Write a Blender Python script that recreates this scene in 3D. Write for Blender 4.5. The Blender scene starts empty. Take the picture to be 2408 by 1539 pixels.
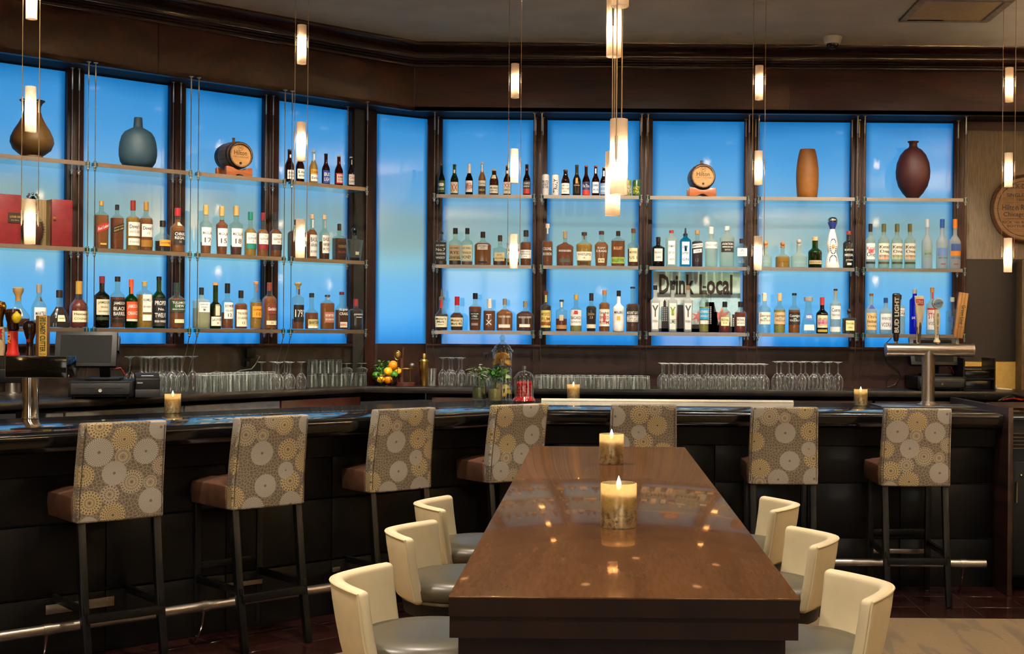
import bpy, bmesh, math, random
from mathutils import Vector, Matrix
random.seed(7)
SC = bpy.context.scene
COL = SC.collection
PI = math.pi
def rad(a): return a*PI/180

# ---------------------------------------------------------------- camera
F_PX, CX, CY, HC, ROLL = 3060.0, 1402.0, 778.5, 1.547, rad(.46)
cam = bpy.data.cameras.new('camera'); cam.sensor_width = 36; cam.lens = F_PX/2408*36
cam.shift_x = (1204-CX)/2408; cam.shift_y = (CY-769.5)/2408
cam.clip_start = .05; cam.clip_end = 60
CAM = bpy.data.objects.new('camera', cam); COL.objects.link(CAM)
CAM.matrix_world = Matrix.Translation((0, 0, HC)) @ Matrix.Rotation(PI/2, 4, 'X') @ Matrix.Rotation(ROLL, 4, 'Z')
SC.camera = CAM
SC.view_settings.view_transform = 'Standard'; SC.view_settings.look = 'None'
SC.view_settings.exposure = 0.0; SC.view_settings.gamma = 1; SC.view_settings.use_curve_mapping = False
SC.cycles.max_bounces = 6; SC.cycles.diffuse_bounces = 3; SC.cycles.glossy_bounces = 3; SC.cycles.transmission_bounces = 4; SC.cycles.transparent_max_bounces = 12
SC.cycles.use_light_tree = False; SC.cycles.adaptive_threshold = .03
SC.cycles.caustics_reflective = False; SC.cycles.caustics_refractive = False
SC.cycles.sample_clamp_indirect = 25.0
# ---------------------------------------------------------------- world (closed room, only a dim ambient)
W = bpy.data.worlds.new('world'); SC.world = W; W.use_nodes = True
W.node_tree.nodes['Background'].inputs[0].default_value = (.10, .09, .08, 1)
W.node_tree.nodes['Background'].inputs[1].default_value = .3
# ---------------------------------------------------------------- ceiling downlights and added fill spots (fixtures are built further down)
CEIL = 3.70; XW = 5.4
DOWN = [(-1.9, 3.7, 260, None), (-.9, 5.1, 260, None), (1.5, 5.5, 240, None), (.05, 2.4, 130, None), (-.6, 1.2, 170, None), (1.2, 1.4, 170, None),
        (2.9, 4.6, 170, None), (-3.2, 2.2, 190, None), (2.6, 6.3, 140, None),
        # added unseen spots over the bar, brightening the bottle shelves
        (-3.5, 6.0, 330, (-4.2, 7.2, 1.8)), (-2.5, 6.9, 330, (-3.0, 8.3, 1.8)), (-1.5, 7.7, 330, (-2.1, 9.1, 1.8)), (-.5, 8.2, 300, (-.75, 10, 1.8)),
        (.35, 8.25, 300, (.25, 10, 1.8)), (1.25, 8.25, 300, (1.2, 10, 1.8)), (2.2, 8.25, 300, (2.15, 10, 1.8)),
        # and added ones brightening the bar top
        (-.2, 6.9, 520, (-.7, 8.6, 1.1)), (2.1, 6.9, 220, (2.15, 8.5, 1.3)), (.9, 7.0, 160, (.9, 8.6, 1.05)), (-2.2, 5.0, 300, (-2.95, 6.9, 1.3)), (-2.6, 5.9, 180, (-2.5, 8.4, 1.1)), (-1.3, 5.9, 200, (-1.9, 7.2, 1.1))]
def spot_light(x, y, p, aim, size=110):
    l = bpy.data.lights.new('downlight', 'SPOT'); l.energy = p; l.color = (1, .86, .69)
    l.spot_size = rad(size if aim is None else 60); l.spot_blend = .7; l.shadow_soft_size = .05
    o = bpy.data.objects.new('downlight', l); COL.objects.link(o); o.location = (x, y, CEIL-.02)
    if aim: o.rotation_euler = (Vector(aim)-o.location).to_track_quat('-Z', 'Y').to_euler()
for d in DOWN: spot_light(*d)
# added unseen uplighters on the walls, brightening the ceiling (fixtures further down)
ADDED_SCONCE = [(-6.86, 1.0), (-6.86, 4.2), (XW-.04, 2.0), (XW-.04, 5.2), (XW-.04, 8.4), (-3.0, -4.42), (3.2, -4.42)]
for (x, y) in ADDED_SCONCE:
    l = bpy.data.lights.new('uplight', 'SPOT'); l.energy = 1000; l.color = (1, .87, .71); l.spot_size = rad(150); l.spot_blend = .8; l.shadow_soft_size = .08
    o = bpy.data.objects.new('uplight', l); COL.objects.link(o); o.rotation_euler = (PI, 0, 0)
    o.location = (x+(.12 if x < -6 else -.12 if x > 5 else 0), y+(.12 if y < -4 else 0), 2.62)

# ---------------------------------------------------------------- pixel / plane helpers (2408 x 1539 frame)
def ray(px, py):
    ux, uy = px-CX, CY-py
    return ((ux*math.cos(ROLL)-uy*math.sin(ROLL))/F_PX, 1.0, (ux*math.sin(ROLL)+uy*math.cos(ROLL))/F_PX)
def onY(px, py, Y):
    d = ray(px, py); return Vector((d[0]*Y, Y, HC+d[2]*Y))
def onZ(px, py, z):
    d = ray(px, py); t = (z-HC)/d[2]; return Vector((d[0]*t, t, z))
AW, AB = 42.0, 43.3            # plan angle of the left back wall, of the left bar
def onL(px, py, d0, a=AW):
    d = ray(px, py); t = d0/(d[0]*math.sin(rad(a))-math.cos(rad(a))); return Vector((d[0]*t, t, HC+d[2]*t))
def LP(s, d, z=0, a=AW):       # left-wall frame (along, out of wall) to world
    c, n = math.cos(rad(a)), math.sin(rad(a)); return Vector((s*c+d*n, s*n-d*c, z))
def S_of(p, a=AW): return p.x*math.cos(rad(a))+p.y*math.sin(rad(a))

# ---------------------------------------------------------------- mesh helpers
class MB:
    def __init__(s): s.v = []; s.f = []; s.uv = None
    def add(s, vs, fs, M=None):
        n = len(s.v)
        s.v += [tuple(M @ Vector(p)) if M is not None else tuple(p) for p in vs]
        s.f += [tuple(i+n for i in f) for f in fs]; return s
    def box(s, x0, x1, y0, y1, z0, z1, M=None):
        return s.add([(x0,y0,z0),(x1,y0,z0),(x1,y1,z0),(x0,y1,z0),(x0,y0,z1),(x1,y0,z1),(x1,y1,z1),(x0,y1,z1)],
                     [(0,3,2,1),(4,5,6,7),(0,1,5,4),(1,2,6,5),(2,3,7,6),(3,0,4,7)], M)
    def prism(s, poly, z0, z1, M=None):          # ccw polygon in xy
        n = len(poly)
        return s.add([(x,y,z0) for x,y in poly]+[(x,y,z1) for x,y in poly],
                     [tuple(range(n-1,-1,-1)), tuple(range(n,2*n))]+[(i,(i+1)%n,n+(i+1)%n,n+i) for i in range(n)], M)
    def lathe(s, prof, seg=24, n=2, dp=1, M=None, caps=True):
        vs, fs = [], []
        for r, z in prof:
            for k in range(seg):
                t = 2*PI*k/seg; c, q = math.cos(t), math.sin(t)
                if n != 2:
                    m = (abs(c)**n+abs(q)**n)**(-1/n); c, q = c*m, q*m
                vs.append((r*c, r*dp*q, z))
        for i in range(len(prof)-1):
            for k in range(seg):
                a, b = i*seg+k, i*seg+(k+1) % seg
                fs.append((a, b, b+seg, a+seg))
        if caps:
            if prof[0][0] > 1e-5: fs.append(tuple(range(seg-1, -1, -1)))
            if prof[-1][0] > 1e-5: fs.append(tuple((len(prof)-1)*seg+k for k in range(seg)))
        return s.add(vs, fs, M)
    def tube(s, pts, r, seg=8, M=None, caps=True):
        pts = [Vector(p) for p in pts]; rs = r if isinstance(r, (list, tuple)) else [r]*len(pts)
        vs, fs = [], []; up = None
        for i, p in enumerate(pts):
            t = (pts[min(i+1, len(pts)-1)]-pts[max(i-1, 0)]).normalized()
            if up is None: up = Vector((0,0,1)) if abs(t.z) < .9 else Vector((1,0,0))
            u = t.cross(up); u = u.normalized() if u.length > 1e-6 else Vector((1,0,0)); w = u.cross(t).normalized(); up = w
            for k in range(seg):
                a = 2*PI*k/seg; vs.append(p+(u*math.cos(a)+w*math.sin(a))*rs[i])
        for i in range(len(pts)-1):
            for k in range(seg):
                a, b = i*seg+k, i*seg+(k+1) % seg; fs.append((a, b, b+seg, a+seg))
        if caps: fs.append(tuple(range(seg-1,-1,-1))); fs.append(tuple((len(pts)-1)*seg+k for k in range(seg)))
        return s.add(vs, fs, M)
    def sphere(s, c, r, seg=16, rings=8, sc=(1,1,1)):
        pr = [(math.sin(PI*i/rings)*r if 0 < i < rings else 0.0, -math.cos(PI*i/rings)*r) for i in range(rings+1)]
        return s.lathe(pr, seg, M=Matrix.Translation(c) @ Matrix.Diagonal((*sc, 1)), caps=False)
    def sweep(s, path, prof, closed=False):      # plan path [(x,y)], profile [(out,z)], out = right-hand side of the path
        n = len(path); m = len(prof); vs, fs = [], []
        for i in range(n):
            a = Vector(path[max(i-1,0)]); b = Vector(path[i]); c = Vector(path[min(i+1,n-1)])
            d1 = (b-a).normalized() if i > 0 else (c-b).normalized(); d2 = (c-b).normalized() if i < n-1 else d1
            n1 = Vector((d1.y,-d1.x)); n2 = Vector((d2.y,-d2.x)); nn = (n1+n2).normalized(); k = 1/max(.2, nn.dot(n1))
            for o, z in prof: vs.append((b.x+nn.x*o*k, b.y+nn.y*o*k, z))
        for i in range(n-1):
            for j in range(m-1): fs.append((i*m+j, (i+1)*m+j, (i+1)*m+j+1, i*m+j+1))
        return s.add(vs, fs)
    def mesh(s, name, mat=None, bevel=0, smooth=True, ang=38, seg=2, weld=0, subd=0):
        me = bpy.data.meshes.new(name); me.from_pydata(s.v, [], s.f); me.update()
        bm = bmesh.new(); bm.from_mesh(me)
        if weld: bmesh.ops.remove_doubles(bm, verts=bm.verts, dist=weld)
        else: bmesh.ops.remove_doubles(bm, verts=[v for v in bm.verts], dist=1e-6)
        bmesh.ops.recalc_face_normals(bm, faces=bm.faces)
        if bevel:
            es = [e for e in bm.edges if len(e.link_faces) == 2 and e.calc_face_angle(0) > .5]
            bmesh.ops.bevel(bm, geom=es, offset=bevel, segments=seg, profile=.5, affect='EDGES', clamp_overlap=True)
        bm.to_mesh(me); bm.free()
        if s.uv:
            l = me.uv_layers.new(name='UVMap')
            for p in me.polygons:
                for li in p.loop_indices:
                    l.data[li].uv = s.uv(me.vertices[me.loops[li].vertex_index].co, p.normal)
        if smooth:
            me.polygons.foreach_set('use_smooth', [True]*len(me.polygons))
            try: me.set_sharp_from_angle(angle=rad(ang))
            except Exception: pass
        if mat: me.materials.append(mat)
        return me
    def build(s, name, mat, parent=None, loc=None, rz=0, **k):
        return obj(name, s.mesh(name, mat, **k), parent, loc, rz)
def obj(name, me, parent=None, loc=None, rz=0):
    o = bpy.data.objects.new(name, me); COL.objects.link(o)
    if parent: o.parent = parent
    if loc is not None: o.location = loc
    if rz: o.rotation_euler = (0, 0, rz)
    return o
def tag(o, label, cat, group=None):
    o['label'] = label; o['category'] = cat
    if group: o['group'] = group
    return o
def thing(name, label, cat, loc=(0,0,0), rz=0, group=None):
    o = bpy.data.objects.new(name, None); COL.objects.link(o); o.location = loc; o.rotation_euler = (0,0,rz)
    o.empty_display_size = .05
    return tag(o, label, cat, group)
def struct(o): o['kind'] = 'structure'; return o
def sroot(name):
    o = bpy.data.objects.new(name, None); COL.objects.link(o); return struct(o)
def dup(root, loc, rz, label=None, group=None):
    r = root.copy(); COL.objects.link(r); r.location = loc; r.rotation_euler = (0,0,rz)
    if label: r['label'] = label
    if group: r['group'] = group
    for ch in list(root.children):
        c = ch.copy(); COL.objects.link(c); c.parent = r
        for g in ch.children:
            d = g.copy(); COL.objects.link(d); d.parent = c
    return r

# ---------------------------------------------------------------- materials
def lin(c):
    if isinstance(c, str): c = tuple(int(c[i:i+2], 16) for i in (0,2,4))
    return tuple(((x/255)/12.92 if x/255 <= .04045 else ((x/255+.055)/1.055)**2.4) for x in c)+(1,)
MATS = {}
class NT:
    def __init__(s, name):
        s.m = bpy.data.materials.new(name); s.m.use_nodes = True; s.t = s.m.node_tree; s.t.nodes.clear()
        s.out = s.t.nodes.new('ShaderNodeOutputMaterial')
    def n(s, typ, **kw):
        nd = s.t.nodes.new('ShaderNode'+typ)
        for k, v in kw.items():
            if k.startswith('i_'):
                key = k[2:]; key = int(key) if key.isdigit() else key.replace('_', ' ')
                if hasattr(v, 'is_output'): s.t.links.new(v, nd.inputs[key])
                else: nd.inputs[key].default_value = v
            else: setattr(nd, k, v)
        return nd
    def l(s, a, b): s.t.links.new(a, b)
    def math(s, op, a, b=None, c=None):
        nd = s.t.nodes.new('ShaderNodeMath'); nd.operation = op
        for i, v in enumerate((a, b, c)):
            if v is None: continue
            if hasattr(v, 'is_output'): s.t.links.new(v, nd.inputs[i])
            else: nd.inputs[i].default_value = v
        return nd.outputs[0]
    def mix(s, fac, a, b):
        nd = s.t.nodes.new('ShaderNodeMix'); nd.data_type = 'RGBA'
        for key, v in (('Factor_Float', fac), ('A_Color', a), ('B_Color', b)):
            inp = [x for x in nd.inputs if x.identifier == key][0]
            if hasattr(v, 'is_output'): s.t.links.new(v, inp)
            else: inp.default_value = v
        return [x for x in nd.outputs if x.identifier == 'Result_Color'][0]
def ramp(nt, fac, stops, interp='LINEAR'):
    nd = nt.n('ValToRGB'); e = nd.color_ramp.elements; nd.color_ramp.interpolation = interp
    e[0].position, e[0].color = stops[0]; e[1].position, e[1].color = stops[-1]
    for p, c in stops[1:-1]: x = e.new(p); x.color = c
    nt.l(fac, nd.inputs[0]); return nd.outputs[0]
def P(name, col, rough=.5, metal=0, spec=.5, coat=0, vary=.12, nscale=30, bump=0, bscale=200, aniso=0, trans=0, stretch=(1,1,1), emit=None, estr=0, sss=0):
    if name in MATS: return MATS[name]
    t = NT(name); c = lin(col)
    tc = t.n('TexCoord'); mp = t.n('Mapping', i_Vector=tc.outputs['Object'], i_Scale=stretch)
    b = t.n('BsdfPrincipled', i_Roughness=rough, i_Metallic=metal)
    b.inputs['Specular IOR Level'].default_value = spec; b.inputs['Coat Weight'].default_value = coat
    b.inputs['Coat Roughness'].default_value = .06
    if vary:
        nz = t.n('TexNoise', i_Vector=mp.outputs[0], i_Scale=nscale, i_Detail=4.0)
        dk = tuple(x*(1-vary*2) for x in c[:3])+(1,); lt = tuple(min(1, x*(1+vary*2)) for x in c[:3])+(1,)
        t.l(ramp(t, nz.outputs[0], [(.3, dk), (.7, lt)]), b.inputs['Base Color'])
    else: b.inputs['Base Color'].default_value = c
    if bump:
        nb = t.n('TexNoise', i_Vector=mp.outputs[0], i_Scale=bscale, i_Detail=3.0)
        bp = t.n('Bump', i_Strength=bump, i_Height=nb.outputs[0], i_Distance=.002); t.l(bp.outputs[0], b.inputs['Normal'])
    if trans: b.inputs['Transmission Weight'].default_value = trans
    if sss: b.inputs['Subsurface Weight'].default_value = sss; b.inputs['Subsurface Radius'].default_value = (.02,.01,.006)
    if emit: b.inputs['Emission Color'].default_value = lin(emit); b.inputs['Emission Strength'].default_value = estr
    t.l(b.outputs[0], t.out.inputs[0]); MATS[name] = t.m; return t.m
def WOOD(name, a, b_, rough=.35, axis='Z', scale=6, coat=.15, spec=.5, tint=None):
    if name in MATS: return MATS[name]
    t = NT(name); st = {'X': (.12,1,1), 'Y': (1,.12,1), 'Z': (1,1,.12)}[axis]
    tc = t.n('TexCoord'); mp = t.n('Mapping', i_Vector=tc.outputs['Object'], i_Scale=st)
    n1 = t.n('TexNoise', i_Vector=mp.outputs[0], i_Scale=scale, i_Detail=6.0, i_Distortion=1.5)
    n2 = t.n('TexNoise', i_Vector=mp.outputs[0], i_Scale=scale*14, i_Detail=3.0)
    f = t.math('ADD', t.math('MULTIPLY', n1.outputs[0], .65), t.math('MULTIPLY', n2.outputs[0], .35))
    b = t.n('BsdfPrincipled', i_Roughness=rough); b.inputs['Coat Weight'].default_value = coat; b.inputs['Coat Roughness'].default_value = .15
    b.inputs['Specular IOR Level'].default_value = spec
    if tint: b.inputs['Specular Tint'].default_value = tint
    t.l(ramp(t, f, [(.35, lin(a)), (.65, lin(b_))]), b.inputs['Base Color'])
    bp = t.n('Bump', i_Strength=.12, i_Height=n2.outputs[0], i_Distance=.001); t.l(bp.outputs[0], b.inputs['Normal'])
    t.l(b.outputs[0], t.out.inputs[0]); MATS[name] = t.m; return t.m
def THIN(name, tint, rough=.03, edge=.45, milk=.0, base=.03, rim=0):
    """thin-walled glass: tinted see-through + fresnel gloss"""
    if name in MATS: return MATS[name]
    t = NT(name); c = lin(tint)
    nz = t.n('TexNoise', i_Scale=60.0); rr = t.math('MULTIPLY_ADD', nz.outputs[0], .02, rough)
    tr = t.n('BsdfTransparent', i_Color=c); gl = t.n('BsdfGlossy', i_Color=(1,1,1,1)); t.l(rr, gl.inputs['Roughness'])
    lw = t.n('LayerWeight', i_Blend=.35)
    fac = t.math('MULTIPLY_ADD', t.math('POWER', lw.outputs['Facing'], 2.2), edge, base)
    mx = t.n('MixShader'); t.l(fac, mx.inputs[0]); t.l(tr.outputs[0], mx.inputs[1]); t.l(gl.outputs[0], mx.inputs[2])
    res = mx.outputs[0]
    if milk:
        df = t.n('BsdfDiffuse', i_Color=(.9,.9,.88,1)); tl = t.n('BsdfTranslucent', i_Color=(.9,.9,.88,1))
        m0 = t.n('MixShader'); m0.inputs[0].default_value = .5; t.l(df.outputs[0], m0.inputs[1]); t.l(tl.outputs[0], m0.inputs[2])
        m2 = t.n('MixShader'); m2.inputs[0].default_value = milk; t.l(res, m2.inputs[1]); t.l(m0.outputs[0], m2.inputs[2]); res = m2.outputs[0]
    if rim:      # white edges and streaks painted in for bright refraction and glints
        df = t.n('BsdfDiffuse', i_Color=(.95,.95,.93,1)); tl = t.n('BsdfTranslucent', i_Color=(.95,.95,.93,1))
        m0 = t.n('MixShader'); m0.inputs[0].default_value = .4; t.l(df.outputs[0], m0.inputs[1]); t.l(tl.outputs[0], m0.inputs[2])
        st = t.n('TexNoise', i_Scale=1.0, i_Detail=3.0); tc = t.n('TexCoord'); mp = t.n('Mapping', i_Vector=tc.outputs['Object'], i_Scale=(110,110,4)); t.l(mp.outputs[0], st.inputs['Vector'])
        sf = t.n('MapRange', i_0=st.outputs[0], i_1=.56, i_2=.66, i_3=0.0, i_4=.55)
        fc_ = t.math('MAXIMUM', t.math('MULTIPLY', t.math('POWER', lw.outputs['Facing'], 3.2), rim), t.math('MULTIPLY', sf.outputs[0], .6))
        m2 = t.n('MixShader'); t.l(fc_, m2.inputs[0]); t.l(res, m2.inputs[1]); t.l(m0.outputs[0], m2.inputs[2]); res = m2.outputs[0]
    t.l(res, t.out.inputs[0]); MATS[name] = t.m; return t.m
def LIQ(name, col):
    if name in MATS: return MATS[name]
    t = NT(name); c = lin(col)
    nz = t.n('TexNoise', i_Scale=18.0, i_Detail=2.0)
    cr = ramp(t, nz.outputs[0], [(.3, tuple(x*.8 for x in c[:3])+(1,)), (.7, tuple(min(1,x*1.2) for x in c[:3])+(1,))])
    p = t.n('BsdfPrincipled', i_Roughness=.12); t.l(cr, p.inputs['Base Color']); p.inputs['Coat Weight'].default_value = .6
    tl = t.n('BsdfTranslucent'); t.l(cr, tl.inputs[0]); tp = t.n('BsdfTransparent'); t.l(cr, tp.inputs[0])
    m = t.n('MixShader'); m.inputs[0].default_value = .45; t.l(p.outputs[0], m.inputs[1]); t.l(tl.outputs[0], m.inputs[2])
    m2 = t.n('MixShader'); m2.inputs[0].default_value = .18; t.l(m.outputs[0], m2.inputs[1]); t.l(tp.outputs[0], m2.inputs[2])
    t.l(m2.outputs[0], t.out.inputs[0]); MATS[name] = t.m; return t.m
def EMIT(name, col, strength):
    if name in MATS: return MATS[name]
    t = NT(name); nz = t.n('TexNoise', i_Scale=40.0)
    c = lin(col); cr = ramp(t, nz.outputs[0], [(.2, tuple(x*.95 for x in c[:3])+(1,)), (.8, c)])
    e = t.n('Emission', i_Strength=strength); t.l(cr, e.inputs[0]); t.l(e.outputs[0], t.out.inputs[0]); MATS[name] = t.m; return t.m

wood_dk = WOOD('dark_mahogany_z', '1a0906', '3a1a11', .5, 'Z', 5, coat=.05, spec=.35)
wood_dkx = WOOD('dark_mahogany_x', '1e0a07', '451c13', .45, 'X', 5, coat=.08, spec=.4)
wood_crown = WOOD('crown_mahogany', '140605', '2c100b', .16, 'X', 5, coat=.5)
wood_blk = WOOD('black_stained_wood', '080808', '15130f', .3, 'X', 4, coat=.25)
leg_blk = P('black_lacquer', '080809', .42, spec=.25, coat=.04, vary=.2, bump=.15)
def TABLE_TOP():
    t = NT('walnut_lacquer_top'); tc = t.n('TexCoord'); mp = t.n('Mapping', i_Vector=tc.outputs['Object'], i_Scale=(1,.12,1))
    n1 = t.n('TexNoise', i_Vector=mp.outputs[0], i_Scale=7.0, i_Detail=6.0, i_Distortion=1.2); n2 = t.n('TexNoise', i_Vector=mp.outputs[0], i_Scale=120.0, i_Detail=3.0)
    f = t.math('ADD', t.math('MULTIPLY', n1.outputs[0], .6), t.math('MULTIPLY', n2.outputs[0], .4))
    df = t.n('BsdfDiffuse'); t.l(ramp(t, f, [(.38, lin('4a3120')), (.62, lin('5b3f2a'))]), df.inputs[0])
    gl = t.n('BsdfGlossy', i_Color=(1,.60,.33,1), i_Roughness=.045); lw = t.n('LayerWeight', i_Blend=.5)
    fac = t.math('MULTIPLY_ADD', t.math('POWER', lw.outputs['Facing'], 3.0), .34, .06)
    g2 = t.n('BsdfGlossy', i_Color=(1,.78,.55,1), i_Roughness=.2); gm = t.n('MixShader'); gm.inputs[0].default_value = .35; t.l(gl.outputs[0], gm.inputs[1]); t.l(g2.outputs[0], gm.inputs[2])
    mx = t.n('MixShader'); t.l(fac, mx.inputs[0]); t.l(df.outputs[0], mx.inputs[1]); t.l(gm.outputs[0], mx.inputs[2]); t.l(mx.outputs[0], t.out.inputs[0]); return t.m
wood_table = TABLE_TOP()
wood_tbase = WOOD('walnut_table_base', '150a06', '22120b', .6, 'Z', 5, coat=0, spec=.2)
stain = P('stainless_steel', 'b8b2a8', .28, 1, vary=.05, stretch=(1,1,40))
chrome = P('polished_chrome', 'd8d4cc', .08, 1, vary=.03)
brushed = P('brushed_steel', 'a9a096', .33, 1, vary=.08, stretch=(30,1,1))
cablem = P('steel_cable', '8f8272', .35, 1, vary=.1)
brass = P('satin_brass', 'b08b4a', .3, 1, vary=.06)
blackpl = P('black_plastic', '0a0a0b', .42, spec=.25, vary=.1)
blackgl = P('black_glass', '070708', .08, spec=.35, coat=.1, vary=.05)
bartop = WOOD('black_polished_granite', '060607', '121011', .035, 'X', 8, coat=.6, spec=.8)
counterm = P('dark_back_counter', '1c1918', .3, vary=.2, nscale=8)
leather = P('brown_leather', '5e4132', .36, coat=.1, vary=.15, nscale=14, bump=.25, bscale=350)
cream = P('cream_vinyl', 'e0d0aa', .42, coat=.06, vary=.04, nscale=8, bump=.08, bscale=300)
seatgr = P('dark_grey_vinyl', '4c4636', .36, coat=.05, vary=.05, nscale=10)
ceilm = P('ceiling_paint', 'd2bfa0', .9, vary=.05, nscale=3, bump=.2, bscale=120)
tilem = P('maroon_floor_tile', '2a1412', .14, coat=.3, vary=.25, nscale=5)
grout = P('grout', '5a5049', .8, vary=.1)

# ================================================================ THE ROOM
Z_SOF, Z_PB, Z_PT = 3.198, 1.437, 3.186        # soffit, pane bottom, pane top
FASC_Y, FASC_D = 9.82, -8.225
SHELF_Z = {'low': 1.540, 'mid': 2.040, 'top': 2.574}
SHF_Y, SHB_Y, SHF_D, SHB_D = 9.86, 10.08, -8.13, -8.41
MUL_Y, GLS_Y, MUL_D, GLS_D = 10.10, 10.14, -8.45, -8.50
XR = 5.2
s_c = None
corner = Vector(((FASC_D+FASC_Y*math.cos(rad(AW)))/math.sin(rad(AW)), FASC_Y))
lf0 = LP(.6, FASC_D)

# floor: grout bed with single tiles let into it along the bar, carpet beyond
fl = MB(); fl.box(-7, XR+.3, -4.6, 10.6, -.12, -.005); FLOOR = struct(fl.build('floor', grout))
tm = MB(); tm.box(-.1495, .1495, -.1495, .1495, -.012, 0); TILE = tm.mesh('floor_tile', tilem, bevel=.0015, seg=1)
T = .3035
p0 = Vector((-1.882, 6.389)); s0, d0 = p0.x*math.cos(rad(AB))+p0.y*math.sin(rad(AB)), p0.x*math.sin(rad(AB))-p0.y*math.cos(rad(AB))
for i in range(-9, 10):
    for j in range(-3, 4):
        s, d = s0+(i+.5)*T, d0+(j+.5)*T
        p = LP(s, d, 0, AB)
        if d > -5.36 or d < -6.36 or p.x > -.42+ (7.78-p.y)*.42 or p.x < -4.4: continue
        obj('floor_tile', TILE, FLOOR, (p.x, p.y, random.uniform(-.0006, .0006)), rad(AB))
for i in range(-9, 12):
    for j in range(-3, 4):
        x, y = 1.83+(i+.5)*T, 7.655+(j+.5)*T
        if y < 7.0 or y > 8.1 or x < -.42+(7.78-y)*.42 or x > 4.6: continue
        obj('floor_tile', TILE, FLOOR, (x, y, random.uniform(-.0006, .0006)))
def carpet_mat():
    t = NT('tan_carpet'); tc = t.n('TexCoord')
    n1 = t.n('TexNoise', i_Vector=tc.outputs['Object'], i_Scale=110.0, i_Detail=3.0)
    mp = t.n('Mapping', i_Vector=tc.outputs['Object'], i_Rotation=(0,0,rad(9)), i_Scale=(3.4,.5,1))
    n2 = t.n('TexNoise', i_Vector=mp.outputs[0], i_Scale=2.4, i_Detail=2.0, i_Distortion=1.2)
    st = ramp(t, n2.outputs[0], [(.0, lin('5a482c')), (.40, lin('5a482c')), (.47, lin('7f663f')), (1, lin('866d46'))])
    fb = t.mix(t.math('MULTIPLY', n1.outputs[0], .8), st, lin('4d3c22'))
    b = t.n('BsdfPrincipled', i_Roughness=.95); t.l(fb, b.inputs['Base Color']); b.inputs['Sheen Weight'].default_value = .3
    bp = t.n('Bump', i_Strength=.6, i_Height=n1.outputs[0], i_Distance=.004); t.l(bp.outputs[0], b.inputs['Normal'])
    t.l(b.outputs[0], t.out.inputs[0]); return t.m
cpt = MB(); c0 = LP(-2.5, -5.33, 0, AB); cc = Vector(((-5.33+7.04*math.cos(rad(AB)))/math.sin(rad(AB)), 7.04))
cpt.prism([(-6.9, -4.5), (XR+.2, -4.5), (XR+.2, 7.04), (cc.x, 7.04), (c0.x, c0.y), (-6.9, c0.y)], -.004, .006)
tag(cpt.build('carpet', carpet_mat()), 'tan carpet with darker wavy streaks in front of the tiled bar strip', 'carpet')

# ceiling
cb = MB(); cb.box(-7, XR+.3, -4.6, 10.6, CEIL, CEIL+.1); struct(cb.build('ceiling', ceilm))
# outer walls behind and beside the camera
wallp = P('beige_wall', '9a835f', .8, vary=.05, nscale=4)
for nm, a in (('wall_left', (-7, -6.9, -4.6, 10.6)), ('wall_right', (XR+.2, XR+.3, -4.6, 10.6)), ('wall_front', (-7, XR+.3, -4.6, -4.5))):
    m = MB(); m.box(*a, -.1, CEIL); struct(m.build(nm, wallp))
# two made-up windows in the wall behind the camera, added as frontal fill
fillp = EMIT('daylight_pane', 'f6eddc', 5.0); wframe = P('window_frame_paint', '3a2a20', .4)
for i, x in enumerate((-3.6, 1.2)):
    w = sroot('window_%d' % (i+1)); m = MB(); m.box(x, x+2.2, -4.49, -4.47, .9, 2.9); m.build('pane', fillp, w)
    m = MB()
    for k in (0, .72, 1.44, 2.16): m.box(x+k-.02, x+k+.06, -4.5, -4.42, .86, 2.94)
    for z in (.84, 2.9): m.box(x-.04, x+2.24, -4.5, -4.42, z, z+.07)
    m.build('window_frame', wframe, w, bevel=.004)

# backlit pane material: a light box with blue strips at head and sill and a whiter middle
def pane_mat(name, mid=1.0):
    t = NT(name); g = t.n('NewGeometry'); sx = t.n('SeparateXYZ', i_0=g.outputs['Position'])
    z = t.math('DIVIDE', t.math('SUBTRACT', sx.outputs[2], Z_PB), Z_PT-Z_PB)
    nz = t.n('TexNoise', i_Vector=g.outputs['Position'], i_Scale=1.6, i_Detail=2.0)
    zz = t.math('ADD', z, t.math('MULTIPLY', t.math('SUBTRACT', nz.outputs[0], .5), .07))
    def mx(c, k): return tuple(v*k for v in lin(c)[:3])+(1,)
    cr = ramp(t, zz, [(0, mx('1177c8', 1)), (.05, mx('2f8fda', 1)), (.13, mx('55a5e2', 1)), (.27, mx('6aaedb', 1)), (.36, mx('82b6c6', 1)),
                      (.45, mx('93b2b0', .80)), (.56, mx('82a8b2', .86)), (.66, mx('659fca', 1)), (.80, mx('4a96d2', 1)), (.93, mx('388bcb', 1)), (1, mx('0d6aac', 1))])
    tc = t.n('TexCoord'); sg = t.n('SeparateXYZ', i_0=tc.outputs['UV'])
    e1 = t.math('MINIMUM', sg.outputs[0], t.math('SUBTRACT', 1.0, sg.outputs[0]))
    ef = t.n('MapRange', i_0=e1, i_1=0.0, i_2=.09, i_3=.0, i_4=1.0, interpolation_type='SMOOTHSTEP')
    col = t.mix(ef.outputs[0], mx('0a66a8', .8), cr)
    b = t.n('BsdfPrincipled', i_Roughness=.05); b.inputs['Base Color'].default_value = (.02,.06,.10,1)
    t.l(col, b.inputs['Emission Color']); b.inputs['Emission Strength'].default_value = 1.08
    t.l(b.outputs[0], t.out.inputs[0]); return t.m
PANE = pane_mat('backlit_blue_pane')
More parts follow.
